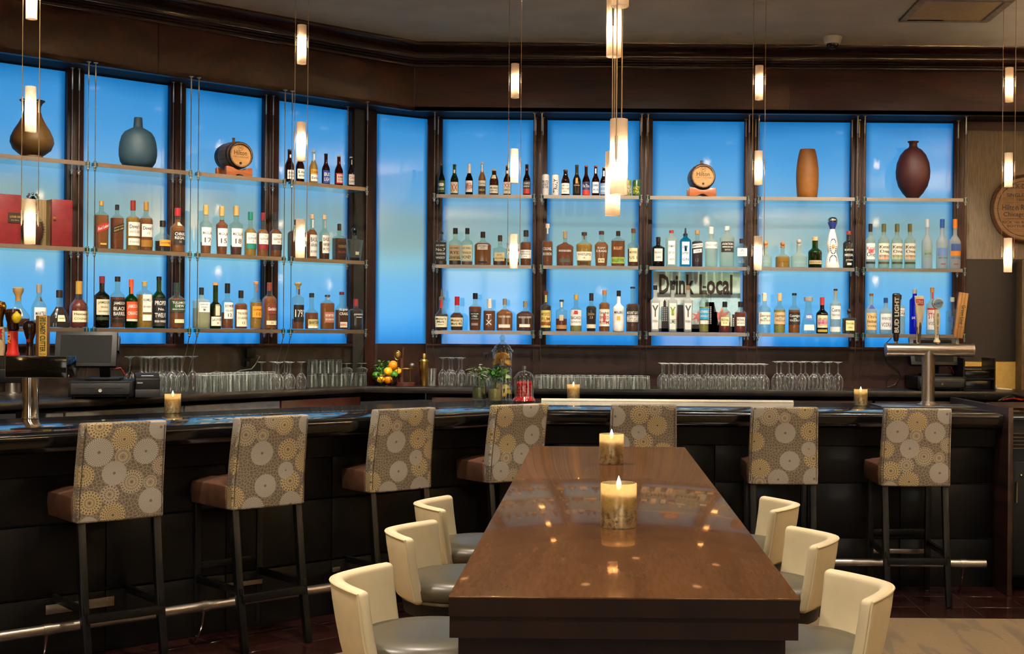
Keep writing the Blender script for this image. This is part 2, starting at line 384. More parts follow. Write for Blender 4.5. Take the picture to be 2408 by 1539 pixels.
def pane(parent, a, b, z0=Z_PB, z1=Z_PT):      # a, b plan points
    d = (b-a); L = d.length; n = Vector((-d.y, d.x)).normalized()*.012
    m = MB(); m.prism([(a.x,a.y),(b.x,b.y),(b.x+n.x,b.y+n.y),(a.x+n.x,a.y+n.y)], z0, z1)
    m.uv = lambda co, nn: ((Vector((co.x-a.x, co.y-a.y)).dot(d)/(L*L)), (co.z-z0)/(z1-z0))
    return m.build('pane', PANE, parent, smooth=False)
def v2(p): return Vector((p.x, p.y))
def bar2(m, a, b, back, z0, z1):               # upright slab between plan points, thickness away from the room
    d = (b-a); n = Vector((-d.y, d.x)).normalized()*back
    m.prism([(a.x,a.y),(b.x,b.y),(b.x+n.x,b.y+n.y),(a.x+n.x,a.y+n.y)], z0, z1); return m

wood_bs = WOOD('backsplash_mahogany', '160806', '2c120d', .45, 'X', 5, coat=.05, spec=.35)
WR = sroot('wall_back_right'); WL = sroot('wall_back_left'); WC = sroot('wall_back_corner')
# right bays
RE = [(1040,1253), (1286,1502), (1533,1748), (1780,1997), (2033,2239)]
RX = [(onY(a, 540, GLS_Y).x, onY(b, 540, GLS_Y).x) for a, b in RE]
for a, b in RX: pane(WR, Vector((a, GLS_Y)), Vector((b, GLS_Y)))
xl = onY(1005, 540, MUL_Y).x; xr_end = onY(2273, 540, MUL_Y).x
edges = [xl]+[v for ab in RX for v in ab]+[xr_end]
for k in range(0, len(edges), 2):
    a, b = edges[k], edges[k+1]; m = MB(); m.box(a, b, MUL_Y, GLS_Y+.1, Z_PB, Z_SOF); o = m.build('mullion', wood_dk, WR, bevel=.003)
    m = MB(); m.box(a+.032, b-.032, MUL_Y-.014, MUL_Y+.01, Z_PB, Z_SOF); m.build('mullion_bead', wood_dk, o, bevel=.005)
m = MB(); m.box(xl, xr_end, GLS_Y-.03, GLS_Y+.1, 1.0, Z_PB); m.build('backsplash', wood_bs, WR)
m = MB(); m.box(xl, xr_end, MUL_Y-.01, GLS_Y, Z_PB-.022, Z_PB); m.build('sill_strip', wood_dkx, WR, bevel=.003)
# far right: wallpaper, dark panel, ochre dado
greyp = P('grey_wallpaper', '857866', .75, vary=.12, nscale=60, stretch=(3,3,.2))
brownp = P('dark_brown_panel', '1a100a', .5, vary=.1); ochre = P('ochre_paint', 'c9a14e', .7, vary=.04)
for nm, z0, z1, mt, y in (('wallpaper', 2.13, 3.13, greyp, GLS_Y-.01), ('dark_panel', 1.335, 2.13, brownp, GLS_Y-.02), ('dado', .9, 1.335, ochre, GLS_Y-.015), ('head_trim', 3.13, Z_SOF, wood_dkx, GLS_Y-.03)):
    m = MB(); m.box(xr_end, XR+.2, y, GLS_Y+.1, z0, z1); m.build(nm, mt, WR)
m = MB(); m.box(onY(2401, 700, 10.0).x, onY(2401, 700, 10.0).x+.12, 9.98, 10.13, 1.1, 2.12); m.build('door_casing', P('casing_tan', '6a5638', .5), WR, bevel=.01)
# left bays
LE = [(-75,150), (189,392), (428,613), (647,817)]
LS = [(S_of(onL(a, 540, GLS_D)), S_of(onL(b, 540, GLS_D))) for a, b in LE]
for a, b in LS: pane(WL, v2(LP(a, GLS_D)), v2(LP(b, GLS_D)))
s_end = S_of(onL(866, 540, MUL_D))
le = [LS[0][0]-.8]+[v for ab in LS for v in ab]+[LS[3][1]+.022]
for k in range(0, len(le), 2):
    a, b = le[k], le[k+1]; m = MB(); bar2(m, v2(LP(a, MUL_D)), v2(LP(b, MUL_D)), .12, Z_PB, Z_SOF); o = m.build('mullion', wood_dk, WL, bevel=.003)
    if b-a > .08 and k: m = MB(); bar2(m, v2(LP(a+.03, MUL_D+.014)), v2(LP(b-.03, MUL_D+.014)), .02, Z_PB, Z_SOF); m.build('mullion_bead', wood_dk, o, bevel=.005)
m = MB(); bar2(m, v2(LP(LS[0][0]-.8, GLS_D+.03)), v2(LP(s_end+.1, GLS_D+.03)), .12, 1.0, Z_PB); m.build('backsplash', WOOD('grey_brown_wood', '1c120f', '382a25', .45, 'X', 5), WL)
m = MB(); bar2(m, v2(LP(LS[0][0]-.8, MUL_D+.01)), v2(LP(LS[3][1]+.02, MUL_D+.01)), .05, Z_PB-.022, Z_PB); m.build('sill_strip', wood_dkx, WL, bevel=.003)
# dark pier, post and the corner pane between the two walls
slate = P('dark_slate_panel', '2c2b27', .5, vary=.06)
pa = v2(LP(LS[3][1]+.022, MUL_D+.005)); pb = v2(onL(862, 540, MUL_D-.02)); pb = pa+(pb-pa)
m = MB(); bar2(m, pa, pb, .12, 1.0, Z_SOF); m.build('pier_panel', slate, WC)
GC0 = v2(onL(886, 540, GLS_D+.02)); GC1 = Vector((onY(1003, 540, GLS_Y).x, GLS_Y))
m = MB(); bar2(m, pb+Vector((.0,-.03)), GC0+Vector((-.0,-.03)), .16, 1.0, Z_SOF); m.build('post', wood_dk, WC, bevel=.004)
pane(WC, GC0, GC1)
m = MB(); bar2(m, GC0-(GC1-GC0)*.02, GC1, .12, 1.0, Z_PB); m.build('backsplash', wood_bs, WC)
# soffit, fascia boards, crown
seam_s = S_of(onL(372, 160, FASC_D)); sc_ = S_of(Vector((corner.x, corner.y, 0)))
SOF = sroot('trim_1')
for a, b in ((.6, seam_s-.0015), (seam_s+.0015, sc_)):
    m = MB(); bar2(m, v2(LP(a, FASC_D)), v2(LP(b, FASC_D)), .05, Z_SOF, 3.56); m.build('fascia_board', wood_dkx, SOF, bevel=.002)
fx = [corner.x, onY(1856, 200, FASC_Y).x, XR+.2]
for a, b in zip(fx, fx[1:]):
    m = MB(); m.box(a+.001, b-.001, FASC_Y, FASC_Y+.05, Z_SOF, 3.56); m.build('fascia_board', wood_dkx, SOF, bevel=.002)
lb = LP(.6, -9.0); m = MB(); m.prism([(lf0.x, lf0.y), (corner.x, corner.y), (XR+.2, FASC_Y), (XR+.2, 10.5), (-1.4, 10.5), (lb.x, lb.y)], Z_SOF+.002, Z_SOF+.03); m.build('soffit', WOOD('soffit_wood', '1c120c', '30221a', .65, 'X', 5, coat=0, spec=.15), SOF)
CR = [(0,3.525),(.024,3.525),(.03,3.533),(.03,3.545),(.022,3.553),(.022,3.562),(.034,3.566),(.050,3.578),(.062,3.598),(.064,3.62),(.054,3.642),(.05,3.65),(.062,3.66),(.098,3.673),(.104,3.680),(.104,CEIL+.01)]
m = MB(); m.sweep([(lf0.x, lf0.y), (corner.x, corner.y), (XR+.2, FASC_Y)], CR); struct(m.build('trim_2', wood_crown, ang=50))

# ================================================================ BACK COUNTER
ZC = 1.12
c1, c2, c3 = onZ(154, 941, ZC), onZ(858, 909.4, ZC), Vector((-1.45, 9.62, ZC))
dirc = (v2(c2)-v2(c1)).normalized(); c0p = v2(c1)-dirc*1.6
BC = thing('back_counter', 'long dark back bar counter under the backlit shelves', 'counter')
wl0 = LP(S_of(onL(-300, 540, GLS_D)), GLS_D+.04); wl1 = LP(s_end+.1, GLS_D+.04)
m = MB(); m.prism([(c0p.x,c0p.y), (c2.x,c2.y), (-1.5,9.62), (-1.2,9.6), (4.6,9.6), (4.6,GLS_Y-.03), (GC1.x,GLS_Y-.03), (GC0.x,GC0.y), (wl1.x-.03,wl1.y-.03), (wl0.x,wl0.y)], ZC-.045, ZC); m.build('counter_top', counterm, BC, bevel=.004)
off = Vector((-dirc.y, dirc.x))*.035
def cab(m, a, b, z0, z1, th=.3): return bar2(m, a+off, b+off, th, z0, z1)
grey_l = P('grey_laminate', '5a5a5c', .4, vary=.12, nscale=20)
tot = (v2(c2)-c0p).length; nseg = [0, 1.62, 2.48, 3.3, tot]
mt_l = [grey_l, grey_l, grey_l, wood_dkx]
for k in range(4):
    a, b = c0p+dirc*(nseg[k]+.008), c0p+dirc*(nseg[k+1]-.008)
    if k == 0: a = c0p+dirc*1.62-dirc*.12
    m = MB(); cab(m, a if k else c0p+dirc*1.5, b, .1, ZC-.075); m.build('cabinet_door', (mt_l[k] if k else grey_l), BC, bevel=.003)
for k in range(7):
    x0 = -1.22+k*.82; m = MB(); m.box(x0+.008, x0+.812, 9.64, 9.95, .1, ZC-.075); m.build('cabinet_door', wood_dkx, BC, bevel=.003)

# ================================================================ BAR
ZB, BT = 1.075, .055
bfY, biY, bfD, biD = 7.78, 8.78, -5.94, -6.88
bc_f = Vector(((bfD+bfY*math.cos(rad(AB)))/math.sin(rad(AB)), bfY)); bc_i = Vector(((biD+biY*math.cos(rad(AB)))/math.sin(rad(AB)), biY))
b0f, b0i = v2(LP(.7, bfD, 0, AB)), v2(LP(.7, biD, 0, AB)); BXR = onY(2357, 1000, bfY).x
TOP = thing('bar_worktop', 'polished black bar top running along both sides of the bar', 'bar top')
def arcs(c, a, b, r, n=5):      # rounded corner at c between directions to a and b
    u, w = (a-c).normalized(), (b-c).normalized(); p, q = c+u*r, c+w*r
    return [((1-t)**2*p+2*t*(1-t)*c+t*t*q) for t in [i/n for i in range(n+1)]]
fr = arcs(bc_f, b0f, Vector((BXR, bfY)), .28)
m = MB(); m.prism([(b0f.x,b0f.y)]+[(p.x,p.y) for p in fr]+[(BXR,bfY), (BXR,biY), (bc_i.x,bc_i.y), (b0i.x,b0i.y)], ZB-BT, ZB); m.build('slab', bartop, TOP, bevel=.008)
path = [(b0f.x,b0f.y)]+[(p.x,p.y) for p in fr]+[(BXR,bfY)]
nose = [(-.02,ZB-.004),(.004,ZB-.006),(.014,ZB-.016),(.016,ZB-.03),(.012,ZB-.06),(.0,ZB-.085),(-.02,ZB-.10),(-.1,ZB-.10)]
m = MB(); m.sweep(path, nose); m.build('edge_moulding', P('black_nosing', '0b0b0c', .14, coat=.5, vary=.1), TOP, ang=60)
BASE = thing('bar_counter', 'black panelled bar front below the polished bar top', 'bar')
ov = .17
pf = [(b0f.x,b0f.y)]+[(p.x,p.y) for p in fr]+[(BXR,bfY)]
blackb = WOOD('black_bar_front', '040404', '090808', .42, 'X', 4, coat=.06, spec=.2)
def band(nm, z0, z1, o0, o1, mt=blackb): m = MB(); m.sweep(pf, [(-ov-.05,z1),(o1,z1),(o0,z0),(-ov-.05,z0)]); return m.build(nm, mt, BASE, ang=30)
band('upper_band', .86, ZB-.09, -ov+.03, -ov+.045)
# single panels below
segs = []
Ll = (v2(Vector((*path[0],0)))-bc_f).length
for k in range(7): segs.append((b0f+(bc_f-b0f)*(k/7.0), b0f+(bc_f-b0f)*((k+1)/7.0)))
nR = 5
for k in range(nR): segs.append((bc_f+(Vector((BXR,bfY))-bc_f)*(k/nR), bc_f+(Vector((BXR,bfY))-bc_f)*((k+1)/nR)))
for i, (a, b) in enumerate(segs):
    d = (b-a).normalized(); n = Vector((-d.y, d.x))*ov; sh = .07 if (i == 6) else 0; sh2 = .07 if i == 7 else 0
    for z0, z1 in ((.635, .855), (.30, .625), (.0, .29)):
        m = MB(); bar2(m, a+n+d*(.002+sh2), b+n-d*(.002+sh), .03, z0, z1); m.build('panel', blackb, BASE, bevel=.003)
m = MB(); m.sweep(pf, [(-ov-.03, 1.0), (-ov-.03, 0)]); m.build('backing', P('backing_black', '050505', .6), BASE)
# steel plates fixed on the front
def plate(a, b, z0, z1):
    m = MB(); bar2(m, a, b, .006, z0, z1); m.build('steel_plate', brushed, BASE, bevel=.001)
ploff = -ov+.012
for px0, px1, py in ((108, 269, 1425),):
    z = onL(188, py, bfD-.155, AB).z; a = v2(onL(px0, py, bfD-.155, AB)); b = v2(onL(px1, py, bfD-.155, AB)); plate(a, b, z-.022, z+.022)
for px0, px1, py in ((520, 617, 1374), (782, 800, 1340)):
    z = onL((px0+px1)/2, py, bfD-.155, AB).z; plate(v2(onL(px0, py, bfD-.155, AB)), v2(onL(px1, py, bfD-.155, AB)), z-.012, z+.012)
for px0, px1, py in ((2044, 2183, 1297), (1860, 1900, 1300)):
    z = onY(2100, py, bfY+.155).z; plate(Vector((onY(px0, py, bfY+.155).x, bfY+.155)), Vector((onY(px1, py, bfY+.155).x, bfY+.155)), z-.014, z+.014)
# foot rails
def rail(pts, label, brk):
    r = thing('foot_rail', label, 'foot rail'); m = MB(); m.tube(pts, .024, 16); m.build('rail', brushed, r)
    for (p, n) in brk:
        p = Vector(p); n = Vector(n)
        m = MB(); m.tube([p+Vector((0,0,-.02)), p+n*.02+Vector((0,0,-.09)), p+n*.06+Vector((0,0,-.16)), p+n*.11+Vector((0,0,-.19)), p+n*.15+Vector((0,0,-.19))], [.008,.007,.006,.006,.007], 8); m.build('bracket', chrome, r)
        m = MB(); ax = Vector((n.y, -n.x, 0)); m.tube([p-ax*.018, p+ax*.018], .0265, 16); m.build('collar', brushed, r)
    return r
zr = .20; nl = LP(0, -1, 0, AB)
rl = [LP(.8, bfD+.07, zr, AB), LP(S_of(onL(700, 1390, bfD+.07, AB), AB), bfD+.07, zr, AB), LP(4.55, bfD+.07, zr, AB)]
rail(rl, 'tubular steel foot rail along the left bar front', [(LP(S_of(onL(480, 1435, bfD+.07, AB), AB), bfD+.07, zr, AB), nl), (LP(S_of(onL(110, 1480, bfD+.07, AB), AB), bfD+.07, zr, AB), nl), (LP(S_of(onL(845, 1375, bfD+.07, AB), AB), bfD+.07, zr, AB), nl)])
xe = onY(2318, 1328, 7.71).x
rail([(-.2, 7.71, zr-.015), (xe, 7.71, zr-.015)], 'tubular steel foot rail along the right bar front', [((onY(2265, 1327, 7.71).x, 7.71, zr-.015), (0,1,0)), ((onY(1957, 1327, 7.71).x, 7.71, zr-.015), (0,1,0)), ((.6, 7.71, zr-.015), (0,1,0))])
# raised end panel at the right end of the bar, service cabinet beyond
m = MB(); ex0, ex1 = max(BXR+.004, onY(2357, 1200, 7.70).x), onY(2379, 1200, 7.70).x
m.box(ex0, ex1, 7.68, 8.95, 0, 1.112); tag(m.build('bar_end_panel', WOOD('end_panel_wood', '120806', '3a2018', .4, 'Y', 5), bevel=.004), 'tall wooden end panel closing the right end of the bar', 'panel')
SCB = thing('service_cabinet', 'black service cabinet with vents and steel handle at the far right edge', 'cabinet', (ex1+.01, 7.8, 0))
m = MB(); m.box(0, 1.1, .03, .75, .08, 1.03); m.build('body', blackpl, SCB, bevel=.004)
m = MB(); m.box(0, 1.15, 0, .8, 1.03, 1.06); m.build('top', bartop, SCB, bevel=.004)
m = MB(); m.box(.01, .6, .01, .03, .1, .78); dr = m.build('door', blackpl, SCB, bevel=.004)
m = MB(); hx = onY(2389, 1100, 7.8).x-ex1-.01; m.tube([(hx,.012,.66),(hx,-.02,.66),(hx,-.02,.80-.26),(hx,.012,.54)], .006, 8); m.build('handle', chrome, dr)
m = MB(); m.sphere((hx+.035, .008, .70), .009); m.build('lock', chrome, dr)
for k in range(5): m = MB(); m.box(.0, .7, .0, .03, .86+k*.022, .866+k*.022); m.build('vent_slat', chrome, SCB)

# ================================================================ BAR STOOLS
def fabric():
    t = NT('medallion_fabric'); TX, TY = .42, .50
    uv = t.n('UVMap'); oi = t.n('ObjectInfo'); at = t.n('Attribute', attribute_name='shift', attribute_type='OBJECT')
    vec = t.n('VectorMath', operation='ADD', i_0=uv.outputs[0], i_1=at.outputs['Vector']).outputs[0]
    sx = t.n('SeparateXYZ', i_0=vec)
    vo = t.n('TexVoronoi', feature='DISTANCE_TO_EDGE', voronoi_dimensions='2D', i_Vector=vec, i_Scale=62.0)
    net = t.n('MapRange', i_0=vo.outputs['Distance'], i_1=.05, i_2=.09, i_3=1.0, i_4=0.0).outputs[0]
    col = t.mix(net, lin('685d4f'), lin('9c907b'))
    GREY, TAN, PALE = 'b6b1a8', 'b9a478', 'aca088'
    discs = [(270,180,150,TAN,18,4),(590,360,160,TAN,22,6),(285,520,180,GREY,40,9),(880,535,165,GREY,34,8),(585,590,100,PALE,26,2),(490,805,155,GREY,44,10),
             (720,935,150,PALE,24,4),(965,960,90,PALE,20,2),(110,820,135,TAN,22,4),(200,1180,150,TAN,20,4),(445,1085,120,PALE,16,3),(490,1360,160,TAN,22,6),
             (980,1210,165,GREY,44,10),(1060,220,160,GREY,44,10),(1100,740,120,PALE,22,4),(190,1480,120,GREY,40,8)]
    order = sorted(discs, key=lambda d: d[3] == GREY)
    for (x, y, r, c, N, rings) in order:
        u, v, R = (x-60)/1090*.39, (1440-y)/1330*.455, r*.000358
        du = t.math('WRAP', t.math('SUBTRACT', sx.outputs[0], u), TX/2, -TX/2); dv = t.math('WRAP', t.math('SUBTRACT', sx.outputs[1], v), TY/2, -TY/2)
        q = t.math('DIVIDE', t.math('SQRT', t.math('ADD', t.math('MULTIPLY', du, du), t.math('MULTIPLY', dv, dv))), R)
        th = t.math('ARCTAN2', dv, du); qr = t.math('MULTIPLY', q, float(rings)); fl_ = t.math('FLOOR', qr); fr_ = t.math('FRACT', qr)
        ph = t.math('MULTIPLY_ADD', th, float(N), t.math('MULTIPLY', fl_, 1.9))
        ds = t.math('MULTIPLY', t.math('GREATER_THAN', t.math('COSINE', ph), -.05), t.math('GREATER_THAN', t.math('SINE', t.math('MULTIPLY', fr_, PI)), .55))
        eye = t.math('LESS_THAN', q, .11)
        ds = t.math('MAXIMUM', ds, eye)
        cc_ = t.mix(ds, lin(c), lin('6e6355' if c == GREY else '685d4f' if c != PALE else '6c604e'))
        col = t.mix(t.math('LESS_THAN', q, 1.0), col, cc_)
    nz = t.n('TexNoise', i_Vector=vec, i_Scale=900.0)
    b = t.n('BsdfPrincipled', i_Roughness=.62); t.l(col, b.inputs['Base Color']); b.inputs['Sheen Weight'].default_value = .1
    bp = t.n('Bump', i_Strength=.15, i_Height=nz.outputs[0], i_Distance=.001); t.l(bp.outputs[0], b.inputs['Normal'])
    t.l(b.outputs[0], t.out.inputs[0]); return t.m
FAB = fabric()
HT = 1.127
def make_stool():
    r = thing('bar_stool', '', 'bar stool')
    # back: slab leaning to the rear, slightly wider at the foot
    m = MB(); rows = [(.672,0,.198),(.80,-.002,.197),(.92,-.017,.195),(1.04,-.036,.192),(HT-.008,-.05,.19)]
    nx = 9; th = .062; vs = []; fs = []
    for (z, y, w) in rows:
        for k in range(nx):
            x = -w+2*w*k/(nx-1); bow = .008*(1-(x/w)**2)
            vs.append((x, y-bow, z))
        for k in range(nx):
            x = w-2*w*k/(nx-1); vs.append((x, y+th, z))
    N = 2*nx
    for i in range(len(rows)-1):
        for k in range(N): fs.append((i*N+k, i*N+(k+1)%N, (i+1)*N+(k+1)%N, (i+1)*N+k))
    fs.append(tuple(range(N-1,-1,-1))); fs.append(tuple((len(rows)-1)*N+k for k in range(N)))
    m.add(vs, fs); m.uv = lambda co, n: (co.x+.195+(co.y*.6 if abs(n.x) > .7 else 0), co.z-.672+(co.y if abs(n.z) > .7 else 0))
    m.build('backrest', FAB, r, bevel=.009, seg=3)
    for sx in (-1, 1):
        m = MB(); m.tube([(sx*.188, -.0015, .69), (sx*.187, -.006, .80), (sx*.184, -.022, .92), (sx*.181, -.041, 1.04), (sx*.179, -.051, 1.10)], .0018, 5); m.build('seam', P('seam_thread', '4a3c2c', .8), r)
    m = MB(); vs = []; fs = []
    g = 10
    for j in range(g+1):
        for i in range(g+1):
            u, v = i/g, j/g; x = -.205+.41*u; y = .05+.395*v
            e = min(u, 1-u, (1-v)*1.0+.02, 1)*2; h = .785+.022*(1-(2*u-1)**4)*(1-max(0, 2*v-1)**4)+.003*math.sin(u*23+v*5)
            vs.append((x, y, h))
    for j in range(g):
        for i in range(g): a = j*(g+1)+i; fs.append((a, a+1, a+g+2, a+g+1))
    nb = len(vs); rim = [i for i in range(g+1)]+[j*(g+1)+g for j in range(1,g+1)]+[g*(g+1)+i for i in range(g-1,-1,-1)]+[j*(g+1) for j in range(g-1,0,-1)]
    for k in rim: x, y, z = vs[k]; vs.append((x*1.015, y+.004*(1 if y > .3 else 0), .735)) 
    for k in rim: x, y, z = vs[k]; vs.append((x*.985, y, .672))
    q = len(rim)
    for k in range(q):
        a, b = rim[k], rim[(k+1)%q]; fs.append((a, nb+k, nb+(k+1)%q, b)); fs.append((nb+k, nb+q+k, nb+q+(k+1)%q, nb+(k+1)%q))
    fs.append(tuple(nb+q+k for k in range(q)))
    m.add(vs, fs); m.build('seat', leather, r, bevel=.006, seg=3, ang=70)
    w = .0175
    def leg(x, y0, y1, zt): m = MB(); a, b = w, w*.95; m.add([(x-a,y0-a,zt),(x+a,y0-a,zt),(x+a,y0+a,zt),(x-a,y0+a,zt)]+[(x-a,(y0*.6+y1*.4)-a,.34),(x+a,(y0*.6+y1*.4)-a,.34),(x+a,(y0*.6+y1*.4)+a,.34),(x-a,(y0*.6+y1*.4)+a,.34)]+[(x-b,y1-b,0.004),(x+b,y1-b,0.004),(x+b,y1+b,0.004),(x-b,y1+b,0.004)],
        [(3,2,1,0)]+[(i,(i+1)%4,4+(i+1)%4,4+i) for i in range(4)]+[(4+i,4+(i+1)%4,8+(i+1)%4,8+i) for i in range(4)]+[(8,9,10,11)]); return m
    for x in (-.172, .172):
        leg(x, .03, -.085, .69).build('leg', leg_blk, r, bevel=.003); leg(x, .40, .41, .69).build('leg', leg_blk, r, bevel=.003)
        m = MB(); m.lathe([(.012,0),(.012,.005)], 10, M=Matrix.Translation((x,.41,0))); m.build('glide', P('nylon_glide', 'b0aca2', .5), r)
        m = MB(); m.box(x-.009, x+.009, -.05, .41, .27, .305); m.build('stretcher', leg_blk, r, bevel=.002)
    m = MB(); m.box(-.17, .17, -.062, -.036, .235, .272); m.build('stretcher', leg_blk, r, bevel=.002)
    m = MB(); m.box(-.17, .17, .396, .418, .335, .37); m.build('stretcher', leg_blk, r, bevel=.002)
    return r
ST = [((200,993),(395,986),41.5,(0,0),'patterned bar stool at far left, beside the candle on the left bar'),
      ((562,980),(733,972),44,(.19,.31),'second patterned bar stool from the left, on the left bar'),
      ((885,962),(1033,955),43,(.19,.31),'third patterned bar stool from the left, below the brass shaker'),
      ((1168,950),(1293,948),40,(.08,.15),'patterned bar stool in the bar corner below the jar of red cherries'),
      ((1434,950),(1595,950),1.5,(.30,.20),'patterned bar stool partly hidden behind the far end of the table'),
      ((1765,954),(1928,957),-1,(.13,.28),'patterned bar stool at the right bar, second from the right'),
      ((2080,958),(2241,960),0,(0,0),'rightmost patterned bar stool, in front of the steel beer tower')]
st0 = None
for (l, rr, ang, sh, lab) in ST:
    mid = onZ((l[0]+rr[0])/2, (l[1]+rr[1])/2, HT); R = Matrix.Rotation(rad(ang), 3, 'Z')
    loc = mid-R @ Vector((0, -.052, 0)); loc.z = .001
    if st0 is None: o = st0 = make_stool(); o.location = loc; o.rotation_euler = (0,0,rad(ang)); o['label'] = lab; o['group'] = 'patterned bar stools'
    else: o = dup(st0, loc, rad(ang), lab, 'patterned bar stools')
    for ch in o.children:
        if ch.name.startswith('backrest'): ch['shift'] = (sh[0], sh[1], 0.0)

# ================================================================ COMMUNAL TABLE
TB = thing('communal_table', 'long brown high table with glossy top reaching toward the bar', 'table', (0,0,0))
tx0, tx1, ty0, ty1 = -.258, .365, 2.304, 5.305
m = MB(); m.box(tx0, tx1, ty0, ty1, ZB-.004, ZB); m.build('table_top', wood_table, TB, bevel=.001)
m = MB(); m.box(tx0+.0005, tx1-.0005, ty0+.0005, ty1-.0005, ZB-.036, ZB-.004); m.build('edge_band', wood_tbase, TB)
m = MB(); m.box(tx0+.002, tx1-.002, ty0+.004, ty0+.04, ZB-.075, ZB-.036); m.build('apron', wood_tbase, TB)
m = MB(); m.box(tx0+.002, tx1-.002, ty1-.04, ty1-.004, ZB-.075, ZB-.036); m.build('apron', wood_tbase, TB)
for y0, y1 in ((ty0+.075, ty0+.135), (ty1-.135, ty1-.075)):
    m = MB(); m.box(tx0+.010, tx1-.014, y0, y1, .0065, ZB-.036); m.build('end_panel', wood_tbase, TB, bevel=.003)
m = MB(); m.box(.03, .075, ty0+.135, ty1-.135, .18, ZB-.05); m.build('spine', wood_tbase, TB)

# ================================================================ SWIVEL STOOLS
def make_swivel():
    r = thing('swivel_stool', '', 'stool'); A = rad(57); n = 18
    def cv(t): e_ = .05; return (-.246+.105*((t*t+e_)**.68-e_**.68)/((1+e_)**.68-e_**.68), -.208*t)
    def ring(off, z, fl):
        out = []
        for k in range(n+1):
            t = -1+2*k/n; x, y = cv(t); x1, y1 = cv(t+.01); d = Vector((x1-x, y1-y)).normalized(); nn = Vector((d.y, -d.x))
            if nn.x > 0: nn = -nn
            out.append((x+nn.x*(off+fl), y+nn.y*(off+fl), z))
        return out
    m = MB(); lv = [(.705,-.030),(.75,-.018),(.80,-.008),(.86,.002),(.912,.008)]
    vs = []; fs = []; N = n+1
    for z, flr in lv: vs += ring(.0, z-.0, flr)
    for z, flr in reversed(lv): vs += ring(-.036, z, flr)
    rows = 2*len(lv)
    for i in range(rows):
        for k in range(n): a, b = i*N+k, ((i+1)%rows)*N+k; fs.append((a, a+1, b+1, b))
    fs.append(tuple(i*N for i in range(rows))); fs.append(tuple(i*N+n for i in range(rows-1,-1,-1)))
    m.add(vs, fs); m.build('backrest', cream, r, bevel=.015, seg=4, ang=60)
    pts = ring(.0, .906, .007); e = .014
    path = [Vector(p) for p in pts]; 
    dn = lambda p, z, f_: (lambda i_: Vector(ring(0, z, f_)[i_]))(0 if p.y > 0 else -1); zz_ = [(.72,-.026),(.78,-.012),(.84,-.002),(.885,.004)]; down0 = [dn(path[0], *q_) for q_ in zz_]; down1 = [dn(path[-1], *q_) for q_ in zz_[::-1]]
    m = MB(); m.tube(down0+path+down1, .0032, 6); m.build('piping', cream, r)
    R_ = .205
    m = MB(); m.lathe([(.0,.712),(R_-.012,.712),(R_,.722),(R_+.003,.745),(R_-.006,.762),(R_-.03,.772),(R_-.09,.777),(0,.779)], 40); m.build('seat', seatgr, r, ang=70)
    m = MB(); m.lathe([(0,.655),(.17,.655),(.19,.665),(.198,.705),(.198,.714),(0,.714)], 40); m.build('seat_base', leg_blk, r)
    m = MB(); m.lathe([(.2,.706),(.2035,.709),(.2035,.714),(.2,.717)], 40, caps=False); m.build('seat_trim', P('dull_bronze', '6e6450', .4, .6), r)
    m = MB(); m.lathe([(0,.6),(.06,.6),(.06,.64),(.10,.65),(.10,.656),(0,.656)], 24); m.build('swivel', leg_blk, r)
    for k in range(4):
        a = PI/4+k*PI/2; c, s_ = math.cos(a), math.sin(a); m = MB(); m.tube([(.10*c,.10*s_,.62), (.15*c,.15*s_,.3), (.20*c,.20*s_,.012)], [.019,.016,.013], 8); m.build('leg', leg_blk, r)
    m = MB(); m.tube([(.165*math.cos(2*PI*k/24), .165*math.sin(2*PI*k/24), .25) for k in range(25)], .008, 8, caps=False); m.build('foot_ring', chrome, r)
    return r
SWL = [(-.417, 3.312, 0, 'cream backed swivel stool nearest the camera on the left of the table'), (-.407, 4.10, -4, 'cream backed swivel stool in the middle of the left row'),
       (-.406, 4.755, 3, 'cream backed swivel stool farthest away on the left of the table'),
       (.500, 4.80, 180-2, 'cream backed swivel stool farthest away on the right of the table'), (.502, 4.03, 180+2, 'cream backed swivel stool in the middle of the right row'),
       (.497, 3.26, 180+3, 'cream backed swivel stool nearest the camera on the right of the table')]
sw0 = None
for x, y, a, lab in SWL:
    if sw0 is None: sw0 = make_swivel(); sw0.location = (x, y, .007); sw0['label'] = lab; sw0['group'] = 'cream swivel stools at the table'
    else: dup(sw0, (x, y, .007), rad(a), lab, 'cream swivel stools at the table')

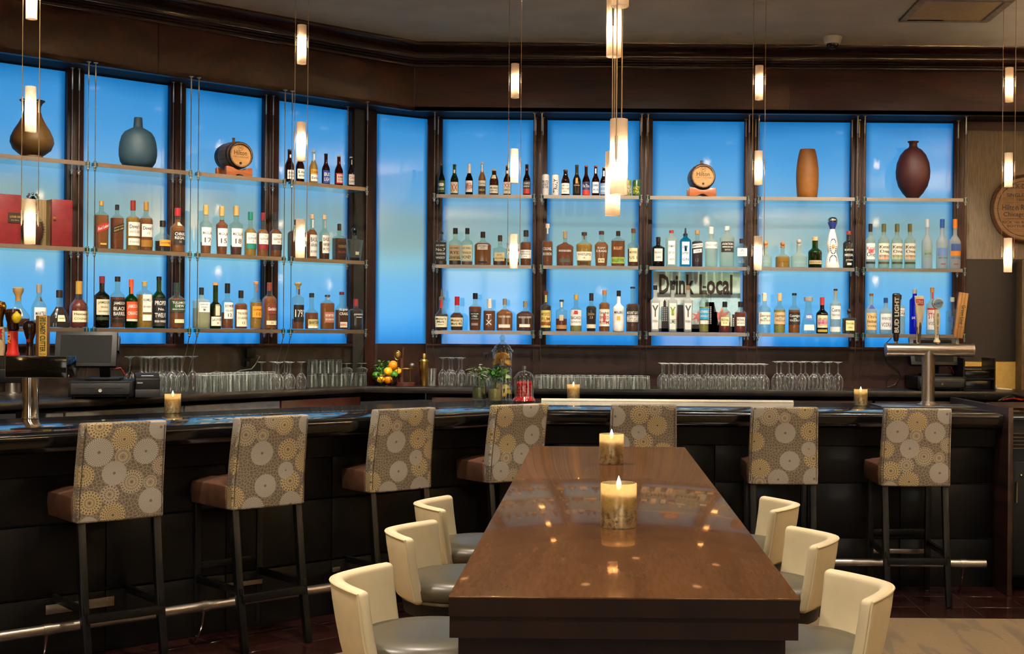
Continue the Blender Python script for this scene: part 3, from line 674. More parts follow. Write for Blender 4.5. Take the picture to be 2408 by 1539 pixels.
# ================================================================ CANDLES
def candle_glass():
    t = NT('mercury_glass'); tc = t.n('TexCoord'); sz = t.n('SeparateXYZ', i_0=tc.outputs['Object'])
    n1 = t.n('TexNoise', i_Vector=tc.outputs['Object'], i_Scale=70.0, i_Detail=6.0, i_Roughness=.7)
    n2 = t.n('TexNoise', i_Vector=tc.outputs['Object'], i_Scale=14.0, i_Detail=3.0)
    fl_ = ramp(t, n1.outputs[0], [(.40, lin('6a5a3c')), (.52, lin('e6d8b2'))])
    mt = t.n('BsdfPrincipled', i_Roughness=.3, i_Metallic=.75); t.l(fl_, mt.inputs['Base Color'])
    tl = t.n('BsdfTranslucent', i_Color=lin('f0e2c2')); tr = t.n('BsdfTransparent', i_Color=lin('f4ead2'))
    a = t.n('MixShader'); a.inputs[0].default_value = .35; t.l(tl.outputs[0], a.inputs[1]); t.l(tr.outputs[0], a.inputs[2])
    f = t.math('ADD', t.math('MULTIPLY', t.math('SUBTRACT', .085, sz.outputs[2]), 9.0), t.math('MULTIPLY', t.math('SUBTRACT', n2.outputs[0], .5), 1.1))
    f = t.math('MINIMUM', t.math('MAXIMUM', f, .12), .62)
    b = t.n('MixShader'); t.l(f, b.inputs[0]); t.l(a.outputs[0], b.inputs[1]); t.l(mt.outputs[0], b.inputs[2]); t.l(b.outputs[0], t.out.inputs[0]); return t.m
MERC = candle_glass(); wax = P('warm_wax', 'ece2c8', .5, vary=.03, sss=.3); FLAME = EMIT('flame', 'ffd9a0', 30)
def make_candle():
    r = thing('candle', '', 'candle'); R_ = .0435
    m = MB(); m.lathe([(R_-.004,.003),(R_-.001,.0),(R_,.004),(R_,.104),(R_-.0015,.106),(R_-.003,.104),(R_-.003,.006),(0,.006)], 40); m.build('glass_holder', MERC, r, ang=50)
    m = MB(); m.lathe([(0,.007),(R_-.006,.007),(R_-.006,.078),(R_-.012,.082),(0,.080)], 32); m.build('wax', wax, r)
    m = MB(); m.tube([(0,0,.08),(.001,0,.093)], .0012, 6); m.build('wick', leg_blk, r)
    m = MB(); m.lathe([(0,.088),(.004,.092),(.0062,.099),(.0048,.108),(.002,.117),(0,.123)], 12); m.build('flame', FLAME, r)
    return r
cd = [((1455,1246),'lit candle in mercury glass near the middle of the table'), ((1438,1094),'lit candle in mercury glass near the far end of the table'),
      ((400,973),'lit candle in amber glass on the left bar top'), ((1348,941.5),'lit candle in amber glass on the bar right of the cherry jar'), ((2027,955),'lit candle in amber glass on the right bar beside the beer tower')]
c_0 = None
for (p, lab) in cd:
    q = onZ(p[0], p[1], ZB); loc = (q.x, q.y+.043, ZB+.0005)
    if c_0 is None: c_0 = make_candle(); c_0.location = loc; c_0['label'] = lab; c_0['group'] = 'lit candles'
    else: dup(c_0, loc, random.random()*6, lab, 'lit candles')

# ================================================================ PENDANT LIGHTS
def shade_mat():
    t = NT('frosted_lamp_glass'); nz = t.n('TexNoise', i_Scale=30.0)
    col = ramp(t, nz.outputs[0], [(.2, lin('fbeedd')), (.8, lin('fff6ea'))])
    tl = t.n('BsdfTranslucent'); df = t.n('BsdfDiffuse'); tr = t.n('BsdfTransparent', i_Color=(1,.96,.9,1))
    t.l(col, tl.inputs[0]); t.l(col, df.inputs[0])
    a = t.n('MixShader'); a.inputs[0].default_value = .35; t.l(tl.outputs[0], a.inputs[1]); t.l(df.outputs[0], a.inputs[2])
    b = t.n('MixShader'); b.inputs[0].default_value = .09; t.l(a.outputs[0], b.inputs[1]); t.l(tr.outputs[0], b.inputs[2])
    t.l(b.outputs[0], t.out.inputs[0]); return t.m
SHADE = shade_mat(); BULB = EMIT('halogen_capsule', 'ffe3bd', 1100)
LZ = (2.045, 2.582, 3.119)
def make_pendant(lamps=3):
    r = thing('pendant_light', '', 'pendant light'); w = .0385
    for z in LZ[:lamps]:
        m = MB(); m.lathe([(.0235,z-.1075),(.0255,z-.1075),(.0255,z+.1075),(.0235,z+.1075),(.0235,z-.1075)], 24, caps=False); sh = m.build('shade', SHADE, r)
        m = MB(); m.lathe([(0,z-.04),(.006,z-.034),(.007,z-.01),(.006,z+.014),(0,z+.02)], 10); m.build('bulb', BULB, sh)
        m = MB(); m.lathe([(0,z+.02),(.006,z+.02),(.006,z+.06),(0,z+.06)], 10); m.build('socket', brass, sh)
        for sx in (-1, 1):
            m = MB(); m.lathe([(0,z-.012),(.0042,z-.012),(.0042,z+.055),(0,z+.055)], 8, M=Matrix.Translation((sx*w,0,0))); m.tube([(sx*w,0,z+.04),(sx*.006,0,z+.04)], .0016, 6); m.build('clip', stain, r)
    for sx in (-1, 1):
        m = MB(); m.tube([(sx*w,0,LZ[0]-.02),(sx*w,0,CEIL)], .0019, 6); m.build('cable', P('warm_cable', 'b59a78', .35, 1, vary=.05), r)
    m = MB(); m.lathe([(0,CEIL-.02),(.05,CEIL-.02),(.055,CEIL-.012),(.055,CEIL),(0,CEIL)], 20); m.build('canopy', stain, r)
    return r
pend = [(70,525,6.2,38,'string of three frosted tube lamps at far left, over the left bar'), (706,561,7.2,38,'string of frosted tube lamps over the left bar, before the beer bottles'),
        (1208,591,8.2,8,'string of frosted tube lamps over the bar corner'), (1782,601,8.2,-4,'string of frosted tube lamps over the right bar, right of the small barrel'),
        (2370,608,8.2,-6,'string of frosted tube lamps at the far right, before the round plaque'), (1441,428,4.4,84,'farther string of frosted tube lamps above the table'),
        (1455,367,3.72,78,'nearest string of frosted tube lamps above the table')]
p_0 = None
for (x, y, Y, a, lab) in pend:
    q = onY(x, y, Y)
    if p_0 is None: p_0 = make_pendant(); p_0.location = (q.x, q.y, 0); p_0.rotation_euler = (0,0,rad(a)); p_0['label'] = lab; p_0['group'] = 'tube lamp strings'
    else: dup(p_0, (q.x, q.y, 0), rad(a), lab, 'tube lamp strings')

sc0 = None  # bowls for the added uplighters, all unseen
for (x, y) in ADDED_SCONCE:
    rz_ = PI/2 if x < -6 else -PI/2 if x > 5 else PI
    if sc0 is None:
        sc0 = thing('wall_sconce', 'half round wall uplighter out of the picture', 'sconce', (x, y, 2.5), rz_, 'wall uplighters')
        m = MB(); m.lathe([(.02,0),(.10,.06),(.14,.10),(.135,.10),(.095,.065),(.0,.02)], 24); m.build('bowl', P('plaster_sconce', 'd0c4ae', .6), sc0)
    else: dup(sc0, (x, y, 2.5), rz_)
# ================================================================ CEILING FITTINGS
whitep = P('white_plastic', 'd8d2c4', .4, vary=.03)
q = onZ(1958, 86, CEIL); k_ = thing('security_camera', 'white dome security camera on the ceiling above the fascia', 'camera', (q.x, q.y, CEIL))
m = MB(); m.lathe([(0,-.002),(.068,-.002),(.07,-.01),(.056,-.05),(.05,-.054),(0,-.054)], 32); m.build('housing', whitep, k_)
m = MB(); m.lathe([(.044,-.052),(.043,-.064),(.036,-.082),(.022,-.094),(0,-.099)], 28); m.build('dome', blackgl, k_)
h0, h1, h2 = onZ(2112, 48, CEIL), onZ(2332, 41, CEIL), onZ(2175, 0, CEIL)
hk = thing('ceiling_hatch', 'square access hatch with beige trim in the ceiling', 'hatch', (h0.x, h0.y, CEIL)); w = h1.x-h0.x
m = MB()
for a in ((0,w,-.05,0), (0,w,-.62,-.57), (0,.05,-.57,-.05), (w-.05,w,-.57,-.05)): m.box(*a, -.014, 0)
m.build('frame', P('hatch_trim', '9c8662', .7), hk, bevel=.004)
m = MB(); m.box(.05, w-.05, -.57, -.05, -.007, 0); m.build('door_leaf', P('hatch_panel', 'b8965c', .7, vary=.04), hk)
q = onZ(1795, 10, CEIL); m = MB(); m.lathe([(0,CEIL-.008),(.06,CEIL-.008),(.075,CEIL-.003),(.075,CEIL),(0,CEIL)], 28, M=Matrix.Translation((q.x,q.y,0))); tag(m.build('ceiling_disc', ceilm), 'flat beige sprinkler cover on the ceiling above the right bar', 'sprinkler')
dl0 = None; LENS = EMIT('downlight_lens', 'ffe2b8', 6)  # fixtures shared by the room downlights and the added fill spots
for i, (x, y, p, _) in enumerate(DOWN):
    if dl0 is None:
        dl0 = thing('ceiling_downlight', 'small round recessed downlight in the ceiling', 'downlight', (x, y, CEIL), 0, 'recessed ceiling downlights')
        m = MB(); m.lathe([(.045,-.002),(.065,-.004),(.07,0),(.045,0),(.045,-.002)], 24, caps=False); m.build('trim_ring', whitep, dl0)
        m = MB(); m.lathe([(0,-.001),(.045,-.001)], 24, caps=False); m.build('lens', LENS, dl0)
    else: dup(dl0, (x, y, CEIL), 0)

# ================================================================ LETTERING
TXT = {}
def text_geo(s, bold=.012):
    k = (s, bold)
    if k in TXT: return TXT[k]
    cu = bpy.data.curves.new('lettering', 'FONT'); cu.body = s; cu.size = 1; cu.align_x = 'CENTER'; cu.resolution_u = 2; cu.offset = bold
    ob = bpy.data.objects.new('lettering', cu); me = bpy.data.meshes.new_from_object(ob)
    vs = [tuple(v.co) for v in me.vertices]; fs = [tuple(p.vertices) for p in me.polygons]
    bpy.data.objects.remove(ob); bpy.data.curves.remove(cu); bpy.data.meshes.remove(me)
    if vs:
        x0, x1 = min(v[0] for v in vs), max(v[0] for v in vs); y0, y1 = min(v[1] for v in vs), max(v[1] for v in vs)
    else: x0 = y0 = 0; x1 = y1 = 1
    TXT[k] = (vs, fs, x0, x1, y0, y1); return TXT[k]
def add_text(m, s, w, h, fn, cx=0, cy=0, rot=0, bold=.012, keep=True):
    """lay a line of letters, fitted into w x h, centred on (cx, cy), through fn(u, v) -> 3d point"""
    vs, fs, x0, x1, y0, y1 = text_geo(s, bold); tw, th = max(1e-6, x1-x0), max(1e-6, y1-y0)
    kx, ky = w/tw, h/th
    if keep: kx = min(kx, ky*1.15); ky = min(ky, kx*2.2)
    c, q = math.cos(rot), math.sin(rot); out = []
    for x, y, z in vs:
        a, b = (x-(x0+x1)/2)*kx, (y-(y0+y1)/2)*ky; out.append(fn(cx+a*c-b*q, cy+a*q+b*c))
    m.add(out, fs)
def PM(h, rough=.5, metal=0): return P('paint_%s_%d%d' % (h, int(rough*10), metal), h, rough, metal, vary=.05)

# ================================================================ SHELVES
glassm = THIN('shelf_glass', 'e8f4f0', .02, .35, base=.04); tealg = P('green_glass_edge', '12382f', .1, vary=.05, coat=.5)
def shelf(nm_bay, tier, a, b, dep, label, rz, org):
    r = thing('glass_shelf', label, 'shelf', org, rz, 'glass shelves on steel cables'); z = SHELF_Z[tier]; L = b
    m = MB(); m.box(.012, L-.012, .006, dep, z-.026, z); m.build('glass', glassm, r)
    m = MB(); m.box(.018, L-.018, .0, .006, z-.026, z); m.build('edge_strip', brushed, r)
    for x in (0.0, L):
        for y in (.004, dep-.004):
            m = MB(); M_ = Matrix.Translation((x, y, 0))
            m.lathe([(0,z-.058),(.005,z-.056),(.008,z-.045),(.006,z-.038),(.012,z-.033),(.012,z-.028),(.005,z-.027),(.005,z+.001),(.010,z+.002),(.010,z+.007),(0,z+.008)], 10, M=M_); m.build('clamp', stain, r)
        m = MB(); s_ = 1 if x == 0 else -1; m.box(min(x-.012, x+s_*.018), max(x+.012, x+s_*.018), .001, .03, z-.024, z-.002); m.build('glass_corner', tealg, r)
    return r
BAYN = ['', 'first', 'second', 'third', 'fourth', 'fifth', 'sixth', 'seventh', 'eighth', 'ninth']
TIERN = {'low': 'lower', 'mid': 'middle', 'top': 'upper'}
fc = [207.5, 224, 449, 467, 670, 687, 864]
fs_ = [S_of(onL(x, 400, SHF_D)) for x in fc]
LBAY = [(fs_[0]-.70, fs_[0]), (fs_[1], fs_[2]), (fs_[3], fs_[4]), (fs_[5], fs_[6])]
RBX = [(1021, 1256), (1273, 1508), (1523, 1761), (1784, 2016), (2033, 2271)]
RBAY = [(onY(a, 460, SHF_Y).x, onY(b, 460, SHF_Y).x) for a, b in RBX]
def cables(r_pts, label):
    r = thing('shelf_cables', label, 'cables', (0,0,0), 0, 'steel cables carrying the shelves')
    for (fx, fy, bx, by, ex, ey) in r_pts:
        m = MB(); m.tube([(fx,fy,Z_SOF),(fx,fy,SHELF_Z['low']-.05),(fx+(ex-fx)*.25,fy+(ey-fy)*.25,1.38),(ex,ey,1.16),(ex,ey,ZC)], .0026, 6); m.build('cable', cablem, r)
        m = MB(); m.tube([(bx,by,Z_SOF),(bx,by,SHELF_Z['low']-.06)], .0026, 6); m.build('cable', cablem, r)
        for (x, y) in ((fx,fy),(bx,by)): m = MB(); m.lathe([(.014,Z_SOF),(.014,Z_SOF-.005),(.005,Z_SOF-.006),(.005,Z_SOF-.135),(.002,Z_SOF-.14)], 8, M=Matrix.Translation((x,y,0))); m.build('fitting', stain, r)
for i, (a, b) in enumerate(LBAY):
    o = LP(a, SHF_D)
    for t in SHELF_Z: shelf(i+1, t, 0, b-a, SHF_D-SHB_D, 'clear glass shelf, %s tier of the %s blue bay' % (TIERN[t], BAYN[i+1]), rad(AW), (o.x, o.y, 0))
for i, (a, b) in enumerate(RBAY):
    for t in SHELF_Z: shelf(i+5, t, 0, b-a, SHB_Y-SHF_Y, 'clear glass shelf, %s tier of the %s blue bay' % (TIERN[t], BAYN[i+5]), 0, (a, SHF_Y, 0))
def lc(s):
    f, b, e = LP(s, SHF_D-.004), LP(s, SHB_D+.004), LP(s+.0, SHF_D-.19); return (f.x, f.y, b.x, b.y, e.x, e.y)
def rc(x): return (x, SHF_Y+.004, x, SHB_Y-.004, x-.01*(x > 2.2)*6, SHF_Y+.16)
for k, (s1, s2, t) in enumerate([(fs_[0], fs_[1], 'between the first and second blue bays'), (fs_[2], fs_[3], 'between the second and third blue bays'), (fs_[4], fs_[5], 'between the third and fourth blue bays'), (fs_[6], None, 'at the right end of the left shelves')]):
    cables([lc(s1)]+([lc(s2)] if s2 else []), 'thin steel cables '+t)
cables([rc(RBAY[0][0])], 'thin steel cable at the left end of the right shelves')
for k in range(4): cables([rc(RBAY[k][1]), rc(RBAY[k+1][0])], 'thin steel cables between the %s and %s blue bays' % (BAYN[k+5], BAYN[k+6]))
cables([rc(RBAY[4][1])], 'thin steel cable at the right end of the right shelves')

# ================================================================ BOTTLES
GL = {'clear': THIN('bottle_clear', 'e9f2ec', .03, .5, milk=.04), 'green': THIN('bottle_green', '2e8a3c', .03, .4), 'dgreen': THIN('bottle_dark_green', '2a5220', .03, .4), 'olive': THIN('bottle_olive', '8b8a3a', .03, .4),
      'blue': THIN('bottle_blue', '1c5fd0', .03, .4), 'aqua': THIN('bottle_aqua', '58c8e0', .03, .4), 'pale': THIN('bottle_pale_green', 'd6eada', .03, .45, milk=.28), 'amber': THIN('bottle_amber', 'a8571c', .03, .35),
      'frost': THIN('bottle_frosted', 'd6e2e0', .2, .3, milk=.45)}
LQ = {'amber': LIQ('liquid_amber', 'b8651a'), 'dark': LIQ('liquid_dark_amber', '6b2c0e'), 'gold': LIQ('liquid_gold', 'd39a30'), 'red': LIQ('liquid_red', '8e2414'), 'deep': LIQ('liquid_deep_brown', '2b1008'),
      'straw': LIQ('liquid_straw', 'c9b65e'), 'water': None, 'copper': LIQ('liquid_copper', 'a04d14'), 'purple': LIQ('liquid_purple', '3d1838'), 'beer': LIQ('liquid_beer', '5a2a0f'), 'olive': LIQ('liquid_olive', '6f7a2c')}
SHP = {'std': dict(sh=.58,nk=.72,nr=.34), 'tall': dict(sh=.66,nk=.78,nr=.33), 'slope': dict(sh=.42,nk=.74,nr=.33), 'sq': dict(sh=.60,nk=.73,nr=.32,n=6), 'flat': dict(sh=.56,nk=.70,nr=.27,dp=.5,n=3),
       'beer': dict(sh=.46,nk=.74,nr=.42,ch=.955), 'stub': dict(sh=.50,nk=.86,nr=.48,ch=.94), 'tear': dict(sh=.10,nk=.64,nr=.26,ch=.80,dp=.6), 'taper': dict(sh=.60,nk=.70,nr=.40,br=.84,ch=.82), 'mart': dict(sh=.67,nk=.73,nr=.40,br=.80,n=6,ch=.90),
       'pat': dict(sh=.36,nk=.56,nr=.28,n=3.2,ball=1), 'goose': dict(sh=.52,nk=.70,nr=.36,ch=.80), 'squat': dict(sh=.55,nk=.70,nr=.28), 'sport': dict(sh=.50,nk=.66,nr=.42)}
BAYCNT = {}
def place(bay, tier, px, py):
    z = SHELF_Z[tier]
    if bay <= 4: q = onL(px, py, SHF_D-.10); return Vector((q.x, q.y, z)), q.z, q.y, rad(AW)
    q = onY(px, py, SHF_Y+.09); return Vector((q.x, q.y, z)), q.z, q.y, 0
ORD = ['first','second','third','fourth','fifth','sixth','seventh','eighth','ninth','tenth']
def locphrase(bay, tier):
    k = (bay, tier); n = BAYCNT.get(k, 0); BAYCNT[k] = n+1
    return '%s on %s shelf, %s bay' % (ORD[n], TIERN[tier], BAYN[bay])
def bottle(bay, tier, px, w, top, look, shape, g='clear', l=None, lv=.58, cap='151515', labs=(), name='bottle', cat='bottle', **kw):
    S = dict(sh=.58, nk=.72, nr=.34, br=1.0, n=2, dp=1.0, ch=.86, ball=0, lip=1.1); S.update(SHP.get(shape, {})); S.update(kw)
    loc, ztop, dep, rz = place(bay, tier, px, top); H = ztop-loc.z; R = w/F_PX*dep/2
    if S['n'] > 4 and bay <= 4: R *= .80
    o = thing(name, '%s, %s' % (look, locphrase(bay, tier)), cat, loc+Vector((0,0,.0008)), rz, 'bottles on the glass shelves')
    n, dp = S['n'], S['dp']
    hb = S['ch'] if not S['ball'] else .80
    def rad_at(h):
        if h < .02: return S['br']*(.90+.10*h/.02)
        if h <= S['sh']: return S['br']+(1-S['br'])*(h/S['sh'])
        if h < S['nk']:
            t = (h-S['sh'])/(S['nk']-S['sh']); s_ = (1+math.cos(PI*t**1.15))/2; return S['nr']+(1-S['nr'])*s_
        return S['nr']
    hs = [0, .006, .02]+[S['sh']*k/4 for k in (1,2,3)]+[S['sh']+(S['nk']-S['sh'])*k/7 for k in range(8)]+[hb]
    prof = [(0,0)]+[(rad_at(h)*R*(.93 if h == 0 else 1), h*H) for h in hs]
    gm = GL[g] if g in GL else PM(g, .12)
    seg = 32 if n > 2.5 else 24
    m = MB(); m.lathe(prof, seg, n=n, dp=dp); m.build('glass_body', gm, o, ang=50)
    if l and LQ.get(l):
        ls = [.015]+[h for h in hs if .02 < h < lv]+[lv]
        m = MB(); m.lathe([(0,.012*H)]+[(rad_at(h)*R*.93, h*H) for h in ls]+[(0, lv*H)], 20, n=n, dp=dp); m.build('liquid', LQ[l], o, ang=50)
    if cap:
        cr = S['nr']*R*S['lip']; m = MB()
        if S['ball']:
            m.lathe([(0,.76*H),(cr,.76*H),(cr,.82*H),(0,.82*H)], 14); rb = .09*H
            m.sphere((0,0,.82*H+rb*.9), rb, 14, 8)
        elif S.get('flare'): m.lathe([(0,hb*H),(cr*.8,hb*H),(cr*.85,(hb+.4*(1-hb))*H),(cr*1.5,(hb+.7*(1-hb))*H),(cr*1.5,.985*H),(cr*1.35,H),(0,H)], 16)
        elif S.get('pour'): m.lathe([(0,hb*H),(cr,hb*H),(cr,(hb+.25*(1-hb))*H),(cr*.45,(hb+.35*(1-hb))*H),(cr*.3,H),(0,H)], 12)
        else: m.lathe([(0,hb*H),(cr,hb*H),(cr,H-.0025),(cr-.002,H),(0,H)], 16)
        m.build('cap', PM(cap, .35), o)
    for lb in labs:
        h0, h1, colr, hw, lines = lb[:5]; sk = lb[5] if len(lb) > 5 else 0; metal = lb[6] if len(lb) > 6 else 0
        def surf(u, h, eps):     # u in -1..1 across, h fraction of height
            r = rad_at(h)*R; x = u*r; u_ = min(.999, abs(u)); y = -dp*r*(1-u_**n)**(1/n)
            return (x*(1+eps/r), y-eps, h*H)
        lab = None
        if colr:
            m = MB(); nu, nh = 14, 6; vs = []
            for j in range(nh+1):
                for i in range(nu+1):
                    u = -hw+2*hw*i/nu; h = h0+(h1-h0)*j/nh+sk*u; vs.append(surf(u, h, .0006))
            m.add(vs, [(j*(nu+1)+i, j*(nu+1)+i+1, (j+1)*(nu+1)+i+1, (j+1)*(nu+1)+i) for j in range(nh) for i in range(nu)]); lab = m.build('label', PM(colr, .5), o)
        if lines:
            k = len(lines); hh = (h1-h0)/(k+.6)
            m2 = {}
            for i, ln in enumerate(lines):
                s, c = ln[0], ln[1]; sc_ = ln[2] if len(ln) > 2 else 1
                mm = m2.setdefault(c, MB()); hc = h1-hh*(i+.8)
                rm = rad_at(hc)*R
                add_text(mm, s, 2*hw*rm*.86, hh*H*.72*sc_, lambda u, v: surf(max(-.97, min(.97, u/rm)), v/H+sk*u/rm, .0013), 0, hc*H)
            for c, mm in m2.items(): mm.build('lettering', PM(c, .5), lab or o, smooth=False)
    return o
def can(bay, tier, px, w, top, look, col, labs):
    loc, ztop, dep, rz = place(bay, tier, px, top); H = ztop-loc.z; R = w/F_PX*dep/2
    o = thing('drink_can', '%s, %s' % (look, locphrase(bay, tier)), 'can', loc+Vector((0,0,.0008)), rz, 'cans on the glass shelves')
    m = MB(); m.lathe([(0,.004),(R*.7,.0),(R*.8,.002),(R,.01),(R,H-.014),(R*.86,H-.004)], 28); m.build('body', PM(col, .3), o)
    m = MB(); m.lathe([(R*.86,H-.005),(R*.86,H),(R*.80,H),(R*.78,H-.004),(0,H-.004)], 28); m.tube([(-.004,.0,H-.003),(.004,.004,H-.002)], .003, 6); m.build('lid', stain, o)
    for (h0, h1, c, lines, colr, rot) in labs:
        if colr:
            m = MB(); nu = 14; vs = [((R+.0005)*math.sin(-1.3+2.6*i/nu), -(R+.0005)*math.cos(-1.3+2.6*i/nu), hh*H) for hh in (h0, h1) for i in range(nu+1)]
            m.add(vs, [(i, i+1, nu+2+i, nu+1+i) for i in range(nu)]); m.build('label', PM(colr, .4), o)
        m = MB(); k = len(lines); hh = (h1-h0)/k
        for i, s in enumerate(lines):
            fn = lambda u, v: (max(-R*.98,min(R*.98,u)), -math.sqrt(max(1e-8, R*R-min(R*.98,abs(u))**2))-.0012, v)
            if rot: add_text(m, s, (h1-h0)*H*.95, 1.15*R, fn, 0, (h0+h1)/2*H, PI/2, .02)
            else: add_text(m, s, 1.6*R, hh*H*.85, fn, 0, (h1-hh*(i+.5))*H, 0, .02)
        m.build('lettering', PM(c, .5), o, smooth=False)
B = bottle
K, Wt, Cm = '151515', 'e8e4da', 'e4d9b4'
# ---- first bay (left edge)
B(1,'low',43,56,677,'crystal disc decanter with gold stopper','flat',cap='9a7b48',sh=.18,nk=.62,nr=.26,ch=.66,dp=.45,n=2,br=.55,l='dark',lv=.22,flare=1,labs=[(.28,.46,'c9b88e',.28,())])
B(1,'low',92,34,669,'clear bottle with silver neck and white label','slope',l='amber',lv=.16,cap='8c8478',ch=.80,labs=[(.18,.46,Wt,.8,[('MARTELL',K)]),(.60,.70,'2a2622',.42,())])
B(1,'low',140,53,683,'dark teardrop cognac bottle with oval cream label','tear',l='deep',lv=.55,cap='1c1712',labs=[(.16,.33,Cm,.34,[('Hennessy','5a4a2a')])])
B(1,'low',186,41,662,'dark red cognac bottle with gold neck','slope',g='clear',l='red',lv=.60,cap='b98f3c',ch=.72,nk=.68,labs=[(.12,.36,Cm,.88,[('Hennessy','3a2c1a'),('COGNAC','7a6a3a',.7)])])
# ---- second bay
B(2,'mid',238.5,36,473,'square amber bottle with slanted red label','sq',l='amber',lv=.70,cap='b59148',ch=.90,sh=.68,nk=.80,labs=[(.38,.52,'b92a22',.95,[('Red Label',Wt)],.06),(.08,.12,'c9a85a',.5,())])
B(2,'mid',275.5,33,482,'square dark amber bottle with slanted black label','sq',l='copper',lv=.70,cap=K,ch=.88,sh=.68,nk=.80,labs=[(.40,.55,'1b1512',.95,[('JOHNNIE WALKER','c9a85a',.8),('BLACK LABEL','c9a85a',.8)],.05)])
B(2,'mid',313,32,472,'amber scotch bottle with white label and red cap','std',l='gold',lv=.66,cap='8e2a24',ch=.80,sh=.62,nk=.72,labs=[(.28,.56,Wt,.86,[("Dewar's",'2a2622'),('WHITE LABEL','8a7a5a',.6)]),(.10,.24,Wt,.86,[("Dewar's",'b08a4a',.6)])])
B(2,'mid',344,31,475,'amber scotch bottle with white label and gold cap','std',l='amber',lv=.66,cap='b0873e',ch=.82,sh=.62,nk=.74,labs=[(.28,.54,Wt,.86,[("Dewar's",'2a2622'),('12','8a7a5a',.6)]),(.08,.22,'9a6a24',.9,())])
B(2,'mid',383,37,519.5,'round clear bottle with orange label and black cap','squat',l='deep',lv=.34,cap=K,sh=.42,nk=.66,nr=.34,ch=.80,labs=[(.18,.38,'dd9a2e',.7,[('GLENROTHES',K,.6)])])
B(2,'mid',418,34,490,'amber scotch bottle with red cap and dark crest label','std',l='amber',lv=.74,cap='a82a2e',ch=.82,sh=.54,nk=.68,nr=.38,labs=[(.17,.48,'2a221c',.8,[('CHIVAS',Wt,1.2),('REGAL',Wt),('12','c9a85a',.6)]),(.60,.68,'d6c69a',.4,())])
B(2,'low',240,34,650,'dark green whiskey bottle with cream label and red cap','std',g='dgreen',l='olive',lv=.62,cap='7e1f2a',ch=.86,sh=.60,nk=.72,labs=[(.25,.55,'dcd8b8',.9,[('JAMESON','1f2a1a'),('IRISH','8a2a22',.6),('WHISKEY','4a5a3a',.5)]),(.15,.21,'2c3a24',.9,())])
B(2,'low',276.7,34,651,'clear neck whiskey bottle with black label','std',l='copper',lv=.60,cap='241d18',ch=.90,sh=.60,nk=.74,labs=[(.20,.55,'1c1614',.9,[('JAMESON',Wt),('BLACK',Wt),('BARREL',Wt)]),(.11,.17,'1c1614',.9,())])
B(2,'low',308.7,29,657.5,'green whiskey bottle with orange label and orange cap','std',g='green',l='olive',lv=.55,cap='d9572e',ch=.84,sh=.58,nk=.70,labs=[(.20,.54,'d9572e',.9,[('JAMESON',Wt),('ORANGE',Wt)]),(.14,.19,Cm,.9,()),(.70,.86,'d9572e',.7,())])
B(2,'low',340,34,662.6,'pale amber whiskey bottle with white arched label','std',l='gold',lv=.72,cap='b59a5a',ch=.90,sh=.72,nk=.84,n=3.5,labs=[(.34,.72,Wt,.62,[('BUSHMILLS','2a2622'),('IRISH WHISKEY','6a5a3a',.6)]),(.16,.29,Wt,.62,())])
B(2,'low',374,31.6,651,'green necked bottle with black body label','std',g='green',l='olive',lv=.5,cap=K,ch=.93,sh=.58,nk=.74,labs=[(.04,.58,'191a18',.97,[('PROPER',Wt),('No.',Wt,.6),('TWELVE',Wt),('IRISH WHISKEY',Wt,.5)])])
B(2,'low',416,38,665.7,'brown whiskey bottle with dark green label','squat',l='copper',lv=.66,cap='22382a',ch=.80,sh=.62,nk=.74,nr=.34,labs=[(.36,.62,'27432c',.95,[('TULLAMORE',Wt),('DEW',Wt),('IRISH WHISKEY',Wt,.5)]),(.12,.20,'d8cc9a',.6,())])
# ---- third bay
for px, w, top, num, lq, lv in ((484.4,28,483,'12','amber',.24), (522,28,486,'15','copper',.72), (555.6,31,485,'18','dark',.20)):
    B(3,'mid',px,w,top,'tapered single malt bottle with white label numbered '+{'12':'twelve','15':'fifteen','18':'eighteen'}[num],'taper',l=lq,lv=lv,cap='b79a5c',ch=.80,labs=[(.17,.54,Wt,.92,[('MACALLAN','4a4038',.8),(num,'4a4038')])])
for px, w, top, num, cc_, lq, tx in ((589,28,499,'12','1d7a68','gold','green capped malt bottle with white and teal label'), (617.8,27,500.7,'15','7e1f2a','amber','red capped malt bottle with white and red label'), (648.6,29,500,'18','221d24','copper','black capped malt bottle with white label and dark band')):
    B(3,'mid',px,w,top,tx,'std',l=lq,lv=.62,cap=cc_,ch=.82,sh=.52,nk=.66,nr=.36,labs=[(.28,.52,Wt,.88,[('THE','6a5a4a',.5),('GLENLIVET','4a4038'),(num,'4a4038',.8)]),(.16,.28,cc_,.88,())])
B(3,'low',473.8,42,676.8,'square bottle with white square label and ink lettering','sq',l='straw',lv=.50,cap='1c1a1a',ch=.82,sh=.66,nk=.74,nr=.30,g='pale',labs=[(.40,.64,'f0ede4',.8,[('SUNTORY',K,.6),('WHISKY',K,.6),('季',K,1.3)])])
B(3,'low',507,27,665,'olive green malt bottle with white label','std',g='olive',l='olive',lv=.6,cap='c58a4a',ch=.94,sh=.48,nk=.60,nr=.42,labs=[(.06,.26,'e2dcc8',.92,[('LAGAVULIN','5a5044'),('8','8a2a22',.8)]),(.28,.52,'cfc9a8',.4,())])
B(3,'low',535,28,667,'clear malt bottle with tall white label and black cap','std',l='copper',lv=.36,cap=K,ch=.78,sh=.56,nk=.68,nr=.40,labs=[(.22,.58,'eeeae0',.82,[('BOWMORE','2a2622'),('ISLAY','6a5a4a',.6),('12',K)])])
